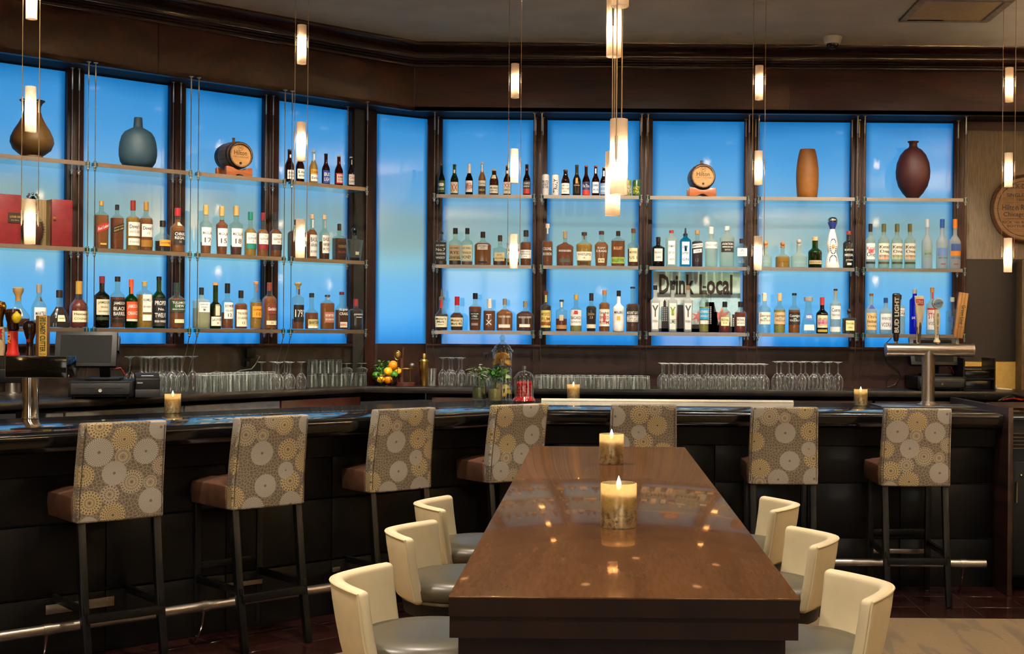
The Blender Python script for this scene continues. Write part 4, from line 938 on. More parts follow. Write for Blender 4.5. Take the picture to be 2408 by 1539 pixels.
B(3,'low',566.7,30,683.7,'dark amber malt bottle with large cream label','std',l='copper',lv=.66,cap='1c1410',ch=.80,sh=.60,nk=.72,nr=.36,labs=[(.06,.50,'e6dcc0',.9,[('THE BALVENIE','4a3a2a',.8),('DOUBLEWOOD','6a5a4a',.7),('12','4a3a2a',.7)])])
B(3,'low',602,28,662.5,'golden malt bottle with orange label','tall',l='gold',lv=.56,cap='c9884a',ch=.94,sh=.54,nk=.70,nr=.36,labs=[(.24,.48,'dd9a2e',.85,[('GLENMORANGIE','7a4a1a',.7),('10','7a4a1a')]),(.78,.94,'a0602a',.38,())])
B(3,'low',634,30,665,'amber malt bottle with round red crest label','std',l='amber',lv=.70,cap='7a3a26',ch=.82,sh=.62,nk=.76,nr=.36,n=3,labs=[(.32,.54,'7a3a2a',.8,[('Glenfiddich',Wt)]),(.09,.18,'ddd2ac',.85,[('15','5a4a3a')])])
# ---- fourth bay
B(4,'top',681,20.6,352,'brown beer bottle with white oval label','beer',g='amber',l='beer',lv=.62,cap='6a4a30',labs=[(.08,.36,Wt,.8,[('Birra',K,.7),('LAGER',K,.6)]),(.74,.84,Wt,.4,())])
B(4,'top',706,20,354,'brown beer bottle behind the hanging tube lamp','beer',g='amber',l='beer',lv=.62,cap='6a4a30',labs=[(.12,.42,Wt,.9,[('Lite',K),('BEER',K,.6)])])
B(4,'top',737.4,20,355,'pale yellow beer bottle with gold and white label','beer',l='gold',lv=.70,cap='c9b06a',labs=[(.08,.28,Wt,.9,[('Extra','1c2a5a',.8)]),(.28,.44,'c9962e',.9,[('Corona','1c1c2a')]),(.72,.9,Wt,.42,())])
B(4,'top',766.6,19,362,'brown beer bottle with blue label','beer',g='amber',l='beer',lv=.62,cap='14141a',labs=[(.06,.46,'20409a',.92,[('BUD',Wt),('LIGHT',Wt)]),(.70,.80,'20306a',.42,())])
B(4,'top',797,19.5,366,'brown beer bottle with red and white label','beer',g='amber',l='beer',lv=.62,cap='d8d4cc',labs=[(.08,.42,'b02a2e',.94,()),(.12,.38,Wt,.8,[('Budweiser','1c1c2a'),('KING OF BEERS','8a2a2e',.6)]),(.72,.80,'b02a2e',.43,())])
B(4,'top',825.5,16.5,369,'dark beer bottle with silver label and red script','beer',g='amber',l='deep',lv=.62,cap='c8c4bc',labs=[(.08,.42,'d4cfc6',.92,[('Coors','b02a2e'),('LIGHT','2a2a2a',.6)]),(.74,.9,'c8c4bc',.43,())])
B(4,'mid',699,41,517.5,'broad brown bottle behind the hanging tube lamp','squat',l='dark',lv=.70,cap='2a1c14',sh=.62,nk=.80,nr=.3,n=3,labs=[(.30,.55,'d8cfb4',.7,[("Blanton's",K)])])
B(4,'mid',734,25,505,'amber bourbon bottle with long white label','slope',l='amber',lv=.66,cap='d0b48a',ch=.90,sh=.55,nk=.70,nr=.38,labs=[(.06,.54,'ece8dc',.75,[('BASIL','4a3a2a'),("HAYDEN'S",'4a3a2a'),('BOURBON','6a5a4a',.7)]),(.30,.36,'3a2a1c',.9,()),(.70,.88,'e4ded0',.4,())])
B(4,'mid',763,25,506,'clear bourbon bottle with long white label','slope',l='dark',lv=.40,cap='d0b48a',ch=.90,sh=.55,nk=.70,nr=.38,labs=[(.14,.54,'ece8dc',.75,[('BASIL','4a3a2a'),("HAYDEN'S",'4a3a2a'),('RYE','6a5a4a',.7)]),(.30,.36,'3a2a1c',.9,()),(.70,.88,'b0a89a',.4,())])
B(4,'mid',798,35,527,'square dark bottle with red seal and black cap','sq',l='dark',lv=.60,cap='1a1614',ch=.82,sh=.60,nk=.70,nr=.30,labs=[(.10,.50,'21140e',.82,[('RESERVE','b08a4a',.7),('SMALL BATCH','a03a2a',.6)])])
B(4,'mid',834,39.5,534,'clear tapered decanter with black ball stopper','flat',l='deep',lv=.10,cap='121214',sh=.60,nk=.66,nr=.26,br=.66,n=3,dp=.8,ch=.80,ball=1,labs=[(.18,.27,'c9bf94',.3,())])
B(4,'low',701,28,665,'clear bottle with black label and brass flared stopper','tall',l='copper',lv=.22,cap='b59a5a',ch=.86,sh=.66,nk=.74,nr=.36,flare=1,labs=[(.16,.52,'15110f',.95,[('1792',Wt)]),(.74,.86,'5e1f22',.40,())])
B(4,'low',733,31.6,690,'squat amber bottle with gold and white label','squat',l='copper',lv=.46,cap='1c1816',ch=.88,sh=.42,nk=.60,nr=.34,labs=[(.10,.28,'bfae6a',.85,[('BARTON',K)]),(.03,.10,Wt,.85,())])
B(4,'low',770,34,694,'amber bottle with pale red label and cork','flat',l='amber',lv=.76,cap='3a3a40',ch=.94,sh=.72,nk=.86,nr=.34,dp=.7,labs=[(.20,.50,'b0705a',.72,[('REDEMPTION',Wt),('BOURBON',Wt,.6)]),(.86,.94,'d8b890',.36,())])
B(4,'low',803.5,31,687,'clear shouldered bottle with white script lettering','flat',l='dark',lv=.52,cap='6e2228',ch=.92,sh=.52,nk=.72,nr=.34,dp=.7,labs=[(.34,.60,None,.8,[('ELIJAH',Wt),('CRAIG',Wt)]),(.06,.20,'e0d4b0',.6,[('BARREL','b02a2e')])])
B(4,'low',836.8,33,704,'short dark round bottle with red sealed neck','squat',l='deep',lv=.70,cap='8a3026',ch=.76,sh=.62,nk=.72,nr=.30,labs=[(.34,.56,None,.85,[("JEFFERSON'S",Wt),('OCEAN',Wt,.6)])])
# ---- fifth bay
B(5,'top',1038.6,17,386,'green beer bottle with dark oval label and star','beer',g='dgreen',l='olive',lv=.62,cap='2c4a2a',labs=[(.08,.46,'22482a',.9,[('Heineken',Wt),('LAGER',Wt,.6)]),(.28,.38,'e6e6da',.6,())])
B(5,'top',1069,18.6,387,'green beer bottle with red cross label','beer',g='green',l='olive',lv=.62,cap='2a3a24',labs=[(.06,.42,'d9d0b0',.9,[('XX','c02a22',1.3)]),(.72,.82,'d8ceb0',.42,())])
B(5,'top',1103.6,18,386,'dark green beer bottle with white neck foil','beer',g='dgreen',l='deep',lv=.62,cap='e2dccf',ch=.70,labs=[(.10,.46,Wt,.85,[('AMSTEL','b02a22'),('LIGHT','b02a22',.7)]),(.22,.32,'b8322c',.85,())])
B(5,'top',1134,18,382,'clear beer bottle with amber beer and dark label','beer',l='amber',lv=.74,cap='c8bfae',labs=[(.06,.26,'2a2420',.9,[('FAMILIAR','c9a85a',.7)]),(.28,.44,'d8cfb8',.9,[('Corona','1c1c2a')]),(.72,.92,'d8d2c4',.43,())])
B(5,'top',1162,21,399,'short gold beer bottle with white label','stub',g='amber',l='amber',lv=.66,cap='c9a96a',labs=[(.08,.38,'e8dfc6',.9,[('Modelo','1c1c2a'),('ESPECIAL','8a6a2a',.6)]),(.64,.78,'d8c48a',.6,())])
B(5,'top',1193,18,389,'brown beer bottle with red cross on white label','beer',g='amber',l='beer',lv=.62,cap='a0764a',labs=[(.06,.44,'e0d9c8',.9,[('XX','c02a22',1.3),('AMBAR','2a4a2a',.5)]),(.72,.82,'d9d0b8',.42,())])
B(5,'top',1239,18,387,'dark brown beer bottle with black and red label','beer',g='amber',l='deep',lv=.62,cap='2a201c',labs=[(.06,.22,'b83a2e',.9,()),(.22,.46,'2a2a30',.9,[('SOURCE',Wt),('BREW',Wt,.7)]),(.80,.86,'b83a2e',.42,())])
B(5,'mid',1038,27,533,'square clear whiskey bottle with black label and pourer','sq',l='dark',lv=.10,cap='2a2622',ch=.80,sh=.60,nk=.70,nr=.36,pour=1,labs=[(.10,.58,'1b1a1a',.92,[("JACK DANIEL'S",Wt,.8),('No.7',Wt),('TENNESSEE',Wt,.7),('WHISKEY',Wt,.8)])])
B(5,'mid',1071,28.7,537,'square clear whiskey bottle with tan label','sq',l='dark',lv=.12,cap='1c1a18',ch=.84,sh=.60,nk=.72,nr=.36,labs=[(.12,.54,'c4ad86',.92,[("JACK DANIEL'S",K,.8),('RYE',K),('TENNESSEE','4a3a2a',.7)]),(.16,.20,'2a3a2a',.9,())])
B(5,'mid',1099,26,537,'square clear whiskey bottle with pale cream label','sq',l='amber',lv=.10,cap='1c1a18',ch=.84,sh=.60,nk=.72,nr=.36,labs=[(.12,.54,'e8dfb6',.92,[("JACK DANIEL'S",K,.8),('TENNESSEE','4a3a2a',.7),('HONEY',K)])])
B(5,'mid',1135.7,40,545.7,'broad flat amber whiskey bottle with arched label','flat',l='amber',lv=.66,cap='2a1c14',ch=.82,sh=.58,nk=.76,nr=.26,labs=[(.46,.62,'d8d0c0',.6,[('GENTLEMAN','2a2622'),('JACK','2a2622')]),(.07,.12,'1c1512',.5,())])
B(5,'mid',1176,32,554,'squat clear whiskey bottle with cream shield label','sq',l='dark',lv=.24,cap='33221a',ch=.80,sh=.54,nk=.62,nr=.30,labs=[(.14,.42,'cbb884',.72,[('JACK','4a3a20',.7),('SINGLE BARREL','4a3a20',.7)])])
B(5,'mid',1207,30,562,'amber whiskey bottle hidden by the hanging tube lamp','std',l='amber',lv=.60,cap='3a2a1c',sh=.60,nk=.72,nr=.34,labs=[(.24,.52,'e6e0d0',.9,[('TEMPLE',K),('RYE',K)]),(.12,.22,'c9a23a',.9,())])
B(5,'mid',1237,26,542,'amber whiskey bottle with white text label and black cap','tall',l='copper',lv=.66,cap='171515',ch=.82,sh=.62,nk=.72,nr=.42,labs=[(.20,.44,'e9e6de',.95,[('HIGH WEST',K),('RENDEZVOUS',K,.6),('RYE',K,.6)])])
B(5,'low',1039,31,681,'clear neck bourbon bottle with grey pourer and cream label','squat',l='deep',lv=.40,cap='6a665e',ch=.74,sh=.34,nk=.52,nr=.40,br=.90,pour=1,n=3,labs=[(.08,.34,'ddd6b6',.95,[("Maker's",K),('Mark',K),('WHISKY',K,.5)]),(.54,.74,'b8282a',.42,())])
B(5,'low',1075,31,698,'bourbon bottle with red wax cap and cream label','squat',l='dark',lv=.52,cap='c4202a',ch=.74,sh=.40,nk=.58,nr=.34,br=.90,n=3,labs=[(.12,.38,'ddd0a8',.95,[("Maker's",K),('Mark 46',K)])])
B(5,'low',1117.7,31,690,'tapered amber bourbon bottle with black shield label','taper',l='copper',lv=.64,cap='181616',ch=.84,sh=.60,nk=.72,nr=.34,labs=[(.26,.50,'1c1a1a',.68,[('EVAN WILLIAMS',Wt,.7),('1783',Wt),('BOURBON',Wt,.5)]),(.14,.20,'8a8a86',.55,())])
B(5,'low',1151,28.5,703,'amber bottle with big white TX letters and white stopper','std',l='copper',lv=.62,cap='e6e2d6',ch=.70,sh=.60,nk=.70,nr=.36,n=3,labs=[(.12,.58,None,.7,[('T','d8d2c0',1.2),('X','d8d2c0',1.2)])])
B(5,'low',1187,39,703,'flat round shouldered amber bourbon bottle with white strip','flat',l='amber',lv=.66,cap='8a7a66',ch=.80,sh=.52,nk=.72,nr=.22,labs=[(.10,.20,'dcd6c8',.68,()),(.36,.52,None,.82,[('WOODFORD RESERVE','d8cfb8')])])
B(5,'low',1235,42,709,'flat round shouldered dark bourbon bottle with white strip','flat',l='dark',lv=.66,cap='8a7a66',ch=.80,sh=.52,nk=.72,nr=.22,labs=[(.13,.23,'dcd6c8',.6,()),(.38,.54,None,.82,[('WOODFORD RESERVE','d8cfb8')])])
# ---- sixth bay
can(6,'top',1283,17,410.5,'slim white can with bold black words','d9d2cc',[(.34,.72,K,['BUD','LIGHT','SELTZER'],None,0)])
can(6,'top',1306.6,17,411,'slim white can with upright black word','dcdad4',[(.12,.80,K,['TRULY'],None,1)])
B(6,'top',1330,20,399.7,'short brown beer bottle with white label','stub',g='amber',l='beer',lv=.62,cap='3a2a20',labs=[(.08,.48,'e8e2d6',.9,[('BELLS',K,.7),('Two Hearted','a0522a',.9),('ALE',K,.6)])])
B(6,'top',1356.6,19,388.5,'black stout bottle with gold harp mark','beer',g='16120f',cap='241c16',labs=[(.40,.58,'a8803e',.28,()),(.30,.38,None,.8,[('GUINNESS','cbb48a')])])
B(6,'top',1378.6,18,390,'brown beer bottle with navy and red label','beer',g='amber',l='deep',lv=.62,cap='b0352e',labs=[(.04,.20,'b8322e',.93,()),(.20,.46,'22305e',.93,[('Fat Tire',Wt)])])
B(6,'top',1401,18,390,'brown beer bottle with white oval label and red cap','beer',g='amber',l='beer',lv=.62,cap='a02a2a',labs=[(.10,.46,'d9e2e6',.82,[('SUMMER','2a4a7a',.7),('ALE','2a4a7a',.6)]),(.74,.9,'c9d4da',.43,())])
B(6,'top',1420,17,393,'brown beer bottle with blue moon label','beer',g='amber',l='beer',lv=.62,cap='9a9284',labs=[(.06,.44,'7a9ac0',.9,[('BLUE MOON',Wt,.9),('BELGIAN',Wt,.6)]),(.68,.86,'c9d2da',.43,())])
can(6,'top',1476.6,17,424,'green patterned can with white panel','7f8f4a',[(.2,.65,'3a4a22',['PALE','ALE'],'c9c8a0',0)])
can(6,'top',1497,19.5,424,'green can with large yellow letters','2f5a34',[(.15,.62,'d8c83a',['HAZY','IPA'],None,0)])
B(6,'mid',1288,25,527,'amber bottle with tall pale neck and white script','tall',l='copper',lv=.58,cap='cdbfa6',ch=.90,sh=.54,nk=.66,nr=.34,labs=[(.18,.50,None,.9,[('COLONEL',Wt),('BOURBON',Wt)]),(.76,.9,'d0c3aa',.38,())])
B(6,'mid',1329,41,544,'broad round shouldered red amber bourbon bottle','flat',l='copper',lv=.68,cap='9a8468',ch=.78,sh=.54,nk=.68,nr=.22,labs=[(.10,.20,'4a4a40',.6,()),(.36,.50,None,.8,[('WOODFORD RESERVE',Wt)])])
B(6,'mid',1374,39,546.6,'broad gold rye bottle with round white label','flat',l='gold',lv=.66,cap='3a2a20',ch=.90,sh=.60,nk=.76,nr=.30,br=.86,dp=.7,labs=[(.16,.42,'e8e2c8',.95,[('WHISTLEPIG',K),('10',K,.7)]),(.05,.13,'3a2a20',.6,()),(.78,.9,'5a4632',.33,())])
B(6,'mid',1414.5,33,544,'amber bourbon bottle with large white name and brown cap','flat',l='amber',lv=.68,cap='402820',ch=.90,sh=.56,nk=.76,nr=.34,br=.84,dp=.7,labs=[(.36,.58,None,.85,[('ELIJAH',Wt),('CRAIG',Wt)]),(.10,.22,'d8cc9e',.5,[('RYE',K)])])
B(6,'mid',1453.7,33,544,'flat amber rye bottle with green label','flat',l='copper',lv=.72,cap='2a2018',ch=.86,sh=.72,nk=.84,nr=.28,dp=.6,n=4,labs=[(.08,.26,'86a03c',.93,[('BULLEIT RYE','2a3a14')]),(.42,.60,None,.7,[('BULLEIT','e0b070')])])
B(6,'mid',1489.6,27,538,'clear whiskey bottle with oval cream label','std',l='dark',lv=.46,cap='6a3a26',ch=.88,sh=.56,nk=.66,nr=.36,labs=[(.12,.48,'ddd2a2',.72,[("MICHTER'S",K,.7),('US 1',K,.7)]),(.70,.86,'5a8a5e',.38,())])
B(6,'low',1284,26,685,'dark rum bottle with yellow neck and bright label','tall',l='deep',lv=.66,cap='5e2a26',ch=.90,sh=.60,nk=.70,nr=.36,labs=[(.09,.52,'c9c06a',.85,[("MYERS'S",'7a2a1c'),('RUM','7a2a1c'),('ORIGINAL','a03a22',.7)]),(.14,.24,'b0502e',.85,()),(.72,.9,'d8c23a',.38,())])
B(6,'low',1320.7,27,705.7,'clear bottle half full of red liquor with gold seal','std',l='red',lv=.40,cap='3a2a22',ch=.94,sh=.64,nk=.74,nr=.36,labs=[(.34,.52,'c9b48a',.34,()),(.08,.20,'a87a4a',.95,()),(.76,.93,'d8c8a4',.38,())])
B(6,'low',1355,28,693,'clear rum bottle with white label and gold cap','std',l='straw',lv=.18,cap='c2a050',ch=.86,sh=.56,nk=.70,nr=.36,labs=[(.16,.58,'e9e9e4',.9,[('BAT','b02a2e',.6),('BACARDI',K),('SUPERIOR','5a5a5a',.5)]),(.46,.56,'b8322e',.3,())])
B(6,'low',1390.7,25,690,'dark brown rum bottle with cream base band','std',l='deep',lv=.66,cap='232428',ch=.80,sh=.60,nk=.72,nr=.38,br=.86,labs=[(.09,.19,'ddd3b8',.95,()),(.30,.52,None,.7,[('ZACAPA','b09a70'),('23','b09a70')])])
B(6,'low',1421.6,26,683,'amber rum bottle with tall white picture label','std',l='amber',lv=.70,cap='b87a42',ch=.88,sh=.64,nk=.74,nr=.36,labs=[(.13,.54,'dfd9cc',.92,[('Captain Morgan','2a2220'),('SPICED',  '8a2a2a'),('RUM','8a2a2a')]),(.22,.44,'a5483a',.22,())])
B(6,'low',1455,27,684,'white coconut rum bottle with black cap','std',g='dcdedd',cap=K,ch=.86,sh=.56,nk=.70,nr=.34,labs=[(.40,.54,None,.85,[('MALIBU','2a2622')]),(.28,.38,'d6a43a',.3,())])
B(6,'low',1487.8,31,675,'brown rum bottle with dark label and white panel','tall',l='dark',lv=.62,cap='2e2a26',ch=.96,sh=.58,nk=.66,nr=.34,labs=[(.20,.52,'26211f',.95,[('MOUNT GAY',Wt),('ECLIPSE',Wt,.7)]),(.22,.37,'d9d6d0',.85,[('1703','6a5a4a',.6)])])
# ---- seventh bay
B(7,'mid',1548,31,558,'squat black gin bottle with white diamond label','squat',g='0e0c0d',cap='1a1416',ch=.84,sh=.62,nk=.74,nr=.32,labs=[(.18,.60,'e5e0d4',.62,[("HENDRICK'S",K),('GIN',K,.5)])])
B(7,'mid',1579,26,542,'pale square gin bottle with white label and red cap','sq',g='pale',cap='9e2f30',ch=.92,sh=.74,nk=.86,nr=.38,labs=[(.06,.70,'e6e8e2',.60,[('BOMBAY','3a4a44',.8),('DRY GIN','3a4a44',.7),('LONDON','3a4a44',.6)])])
B(7,'mid',1612,26,537,'bright blue square gin bottle with white label','sq',g='aqua',cap='23282e',ch=.80,sh=.66,nk=.78,nr=.38,pour=1,labs=[(.06,.64,'dfe9ec',.66,[('BOMBAY','2a4a6a',.8),('SAPPHIRE','2a4a6a',.8),('GIN','2a4a6a',.6)]),(.40,.54,'3f7fb0',.25,())])
B(7,'mid',1640,26,542,'deep purple gin bottle with slanted white labels','std',l='purple',lv=.70,cap='b08a58',ch=.88,sh=.66,nk=.74,nr=.38,n=3,labs=[(.52,.63,'e2ded8',.92,[('EMPRESS','3a2a44')],.02),(.38,.48,'e2ded8',.75,[('1908','3a2a44')],.02)])
B(7,'mid',1673,29,534,'clear ribbed gin bottle with white label','std',g='pale',cap='d9d4cc',ch=.82,sh=.62,nk=.72,nr=.36,labs=[(.46,.62,'e9eae6',.98,[('THE BOTANIST','8a9a90')]),(.82,.9,'c06a5a',.42,())])
B(7,'mid',1710,35,533,'tall clear gin bottle with black badge label','tall',g='pale',cap='cfd4cf',ch=.90,sh=.68,nk=.86,nr=.30,labs=[(.36,.62,'2b2b2a',.82,[('AVIATION',Wt),('AMERICAN GIN',Wt,.7),('BATCH',Wt,.5)])])
B(7,'mid',1744,31,562,'clear faceted gin bottle with white paper label','sq',l=None,cap='202224',ch=.84,sh=.68,nk=.80,nr=.32,labs=[(.38,.66,'e9e8e2',.72,[('六',K,1.3),('ROKU','6a6a64',.5)])])
B(7,'low',1541,22,671.6,'tall tapered clear vodka bottle with martini glass mark','mart',g='frost',cap=K,labs=[(.06,.62,'dfe2e0',.75,[('Y','4a4a4a',1.6),('VODKA','5a5a5a',.6)])])
B(7,'low',1582,22,672,'tall tapered clear vodka bottle with lime picture','mart',g='frost',cap='3a3a3a',labs=[(.06,.62,'dde5dc',.75,[('Y','8aa04a',1.2),('LIME','5a6a5a',.6)]),(.36,.50,'a8c04a',.35,())])
B(7,'low',1618,22,672,'tall tapered clear vodka bottle with cork stopper','mart',g='frost',cap='8a6a4a',labs=[(.06,.62,'e4e5e4',.75,[('Y','4a4a4a',1.6),('VODKA','5a5a5a',.6)])])
B(7,'low',1656,23,673,'slim yellow bottle with bright blue label','tall',l='straw',lv=.55,cap='262220',ch=.95,sh=.62,nk=.76,nr=.34,labs=[(.28,.52,'3aa0cc',.93,[('LETHERBEE',Wt),('LIMONCELLO',Wt,.7)]),(.18,.26,'e4e0d4',.8,())])
B(7,'low',1704.5,27.6,710,'half full red whiskey bottle with pale yellow label','std',l='red',lv=.34,cap='1a1818',ch=.82,sh=.62,nk=.78,nr=.38,labs=[(.22,.50,'e3dca6',.68,[('KOVAL','3a2a20'),('RYE','6a5a4a',.6)])])
B(7,'low',1741.5,28.5,710,'red whiskey bottle with small white label','std',l='red',lv=.66,cap='1a1818',ch=.82,sh=.62,nk=.76,nr=.38,labs=[(.22,.50,'e5ded0',.66,[('KOVAL','3a2a20'),('BOURBON','6a5a4a',.6)])])
# ---- eighth bay
B(8,'mid',1801,27.4,566,'round shouldered clear tequila bottle with cork ball','pat',g='pale',cap='c78a4e',labs=[(.12,.30,None,.7,[('PATRON','8a9a90')])])
B(8,'mid',1840.5,34,568,'round shouldered golden tequila bottle with cork ball','pat',l='gold',lv=.42,cap='b0703e',labs=[(.12,.30,None,.7,[('PATRON','7a5a1a')])])
B(8,'mid',1879,38,562,'round shouldered clear tequila bottle with steel ball','pat',g='pale',cap='a8a29a',labs=[(.10,.26,None,.7,[('PATRON','8a9a90')])])
B(8,'mid',1916.8,32,558,'green handmade tequila bottle with wooden stopper','sport',g='green',l='olive',lv=.50,cap='d0a878',ch=.88,labs=[(.12,.24,'b9ac7a',.9,[('DON FULANO','4a4020')])])
az, ztop, dep, _ = place(8, 'mid', 1957.8, 510.5); H = ztop-az.z; R = 35.6/F_PX*dep/2
o = thing('bottle', 'tall white and blue painted tequila bottle, %s' % locphrase(8, 'mid'), 'bottle', az+Vector((0,0,.0008)), 0, 'bottles on the glass shelves')
pr = lambda l_: [(r*R, h*H) for r, h in l_]
m = MB(); m.lathe(pr([(0,0),(.96,0),(1,.03),(.86,.14),(.70,.24),(.56,.30),(.58,.33),(.72,.40),(.74,.46),(.62,.56),(.44,.68),(.34,.73),(.34,.76)]), 28); m.build('body', PM('e4e2dc', .2), o)
m = MB(); m.lathe(pr([(.34,.76),(.42,.80),(.62,.88),(.64,.89),(.5,.895),(0,.895)]), 24); m.build('collar', PM('2a3a86', .3), o)
m = MB(); m.lathe(pr([(.60,.89),(.66,.91),(.64,.945),(.5,.98),(.25,.997),(0,1)]), 24); m.build('stopper', chrome, o)
m = MB()
for (hc, rr_, hh_, amp) in ((.42,.72,.14,.62), (.15,.86,.09,.66)):
    for sx in (-1, 1):
        for k in range(11):
            a = PI*(k/10-.5); u = sx*amp*math.cos(a)*.62+sx*.12; h = hc+hh_*math.sin(a); rl_ = R*rr_
            m.sphere((u*rl_, -rl_*math.sqrt(max(.05,1-u*u))-.0005, h*H), .0042, 6, 4, (1,.35,1))
m.build('painted_leaves', PM('27356f', .4), o)['kind'] = 'stuff'
m = MB(); m.sphere((0, -.72*R, .42*H), .012, 12, 8, (1,.25,1.4)); m.build('crest', PM('b59a5e', .4), o)
B(8,'mid',1995.6,25.7,544,'black mezcal bottle with white ink label','tall',g='1a1c1c',cap='8a3a2c',ch=.90,sh=.66,nk=.76,nr=.40,labs=[(.10,.60,None,.9,[('MONTELOBOS',Wt),('MEZCAL',Wt,.6),('JOVEN',Wt,.5)]),(.08,.14,'cfcabc',.4,())])
for px, w, bdy, lq, cp, lc_, tx, look in ((1798,28.5,None,None,'d9cfb6','e6dfcf','6a5a4a','clear tequila bottle with cream handwritten label'), (1833.5,27.6,'straw','straw','c9b48a','c9ab82','5a4a3a','yellow tequila bottle with tan handwritten label'), (1868,28,'amber','amber','26221f','2a2522',Wt,'amber tequila bottle with black handwritten label')):
    B(8,'low',px,w,690,look,'std',l=lq,lv=.58,cap=cp,ch=.80 if cp != '26221f' else .94,sh=.58,nk=.72,nr=.36,labs=[(.22,.52,lc_,.95,[('Casamigos',tx),('TEQUILA',tx,.6)]),(.34,.38,'5fae9e',.25,())])
B(8,'low',1901,32,699,'tapered clear tequila bottle with blue label and grey cap','sq',cap='9a9690',ch=.88,sh=.04,nk=.78,nr=.42,lip=1.6,labs=[(.36,.55,'2f5fa5',.62,[('1800',Wt)]),(.08,.24,'d4d9d4',.75,())])
B(8,'low',1933.5,28,699.6,'dark green tequila bottle with hexagonal label and red neck','std',g='dgreen',l='olive',lv=.55,cap='b0363a',ch=.78,sh=.52,nk=.68,nr=.36,labs=[(.16,.50,'dcd8b0',.85,[('JOSE CUERVO','5a3a2a',.7),('RESERVA','b03a6a')]),(.26,.38,'b8508a',.8,()),(.04,.11,'b89a3a',.8,())])
B(8,'low',1964.7,26,680,'tall clear tequila bottle with white and navy oval label','tall',g='pale',cap='1c1a1a',ch=.96,sh=.66,nk=.76,nr=.34,labs=[(.32,.62,'e6e6e2',.85,[('Cuervo','2a3a6a'),('TRADICIONAL','2a3a6a',.8)]),(.04,.15,'dfe2de',.95,()),(.82,.95,'b08a4a',.36,())])
B(8,'low',1996.7,33,726,'short dark tequila bottle with pale yellow round label','squat',l='deep',lv=.62,cap='3a2a26',ch=.74,sh=.58,nk=.68,nr=.26,ball=1,n=3,labs=[(.12,.52,'e0dc9a',.60,[('Don Julio','5a4a2a'),('1942','5a4a2a',.6)])])
# ---- ninth bay
B(9,'mid',2047,23,527,'clear vodka bottle with black cap and red black label','std',g='pale',cap='191818',ch=.82,sh=.62,nk=.74,nr=.38,labs=[(.20,.56,'e6e6e4',.9,[('Ketel','b02a2e',.8),('One',K)]),(.34,.42,'b5322e',.5,()),(.10,.15,'2a2420',.95,())])
for k, (px, c) in enumerate(((2078.5,'d98a6a'), (2109.7,'8fae5a'), (2140,'d8a878'))):
    B(9,'mid',px,26,527,('clear botanical vodka bottle with peach fruit label','clear botanical vodka bottle with green leaf label','clear botanical vodka bottle with orange fruit label')[k],'std',g='pale',cap='5e5a2e',ch=.82,sh=.62,nk=.74,nr=.36,labs=[(.20,.56,'ebe6d4',.95,[('Ketel',K),('One',K),('BOTANICAL','6a5a3a',.6)]),(.20,.30,c,.9,()),(.10,.15,'4e4a22',.95,())])
B(9,'mid',2180.5,25,516,'frosted vodka bottle with silver neck and tree print','goose',g='frost',cap='c9d2d6',ch=.84,labs=[(.22,.38,'8fa89a',.7,[('BELVEDERE','4a5a54')]),(.84,.97,'2a4a8a',.2,())])
B(9,'mid',2215.8,27,516,'frosted vodka bottle with blue cap and blue scene','goose',g='frost',cap='2f57a8',ch=.82,labs=[(.26,.42,'6f92c8',.9,()),(.18,.26,None,.9,[('GREY GOOSE','33406a')]),(.08,.11,'b85a5a',.4,())])
B(9,'mid',2246,27,516,'frosted vodka bottle with orange cap and orange scene','goose',g='frost',cap='e07a26',ch=.82,labs=[(.26,.36,'e08a2e',.9,()),(.36,.50,'3a5a9a',.8,()),(.18,.26,None,.9,[('GREY GOOSE','33406a')]),(.08,.11,'b85a5a',.4,())])
B(9,'low',2049,26.5,691,'clear vodka bottle with tan label and brown cap','std',g='pale',cap='7e4f2a',ch=.94,sh=.58,nk=.72,nr=.34,labs=[(.10,.52,'d8bc84',.92,[("Tito's",'5a3a1c'),('Handmade','5a3a1c'),('VODKA','5a3a1c',.6)]),(.62,.72,'3a4a9a',.6,())])
B(9,'low',2083,28.7,701,'clear vodka bottle with white label and blue cap','std',g='pale',cap='27427e',ch=.86,sh=.60,nk=.74,nr=.32,labs=[(.12,.56,'e9ebea',.9,[('WHEATLEY','2a4a6a'),('VODKA','2a4a6a')])])
B(9,'low',2115,27,694,'clear vodka bottle behind the dark tap handle','std',g='pale',cap='1c1a1c',ch=.88,sh=.66,nk=.76,nr=.36,labs=[(.46,.66,'e9e8e4',.9,[('SMALL',K,.7),('VODKA',K)])])
B(9,'low',2151,24,680.6,'cobalt blue vodka bottle with grey cap','tall',g='blue',l=None,cap='a8a8a6',ch=.90,sh=.74,nk=.84,nr=.42,labs=[(.30,.42,None,.8,[('SKYY',Wt)])])
B(9,'low',2192,27,677,'clear vodka bottle with red neck and red white label','std',g='pale',cap='b8843e',ch=.90,sh=.62,nk=.74,nr=.34,labs=[(.10,.52,'e6e6e4',.88,[('STOLI','b02a2e'),('VODKA','6a6a6a',.6)]),(.44,.56,'c4302e',.9,[('STOLICHNAYA',Wt)]),(.76,.9,'c4302e',.37,())])
B(9,'low',2239,28.7,700,'clear vodka bottle with blue block letters','std',g='clear',cap='b4b8b8',ch=.88,sh=.60,nk=.70,nr=.34,labs=[(.30,.52,None,.9,[('ABSOLUT','2a449a'),('VODKA','2a449a')])])

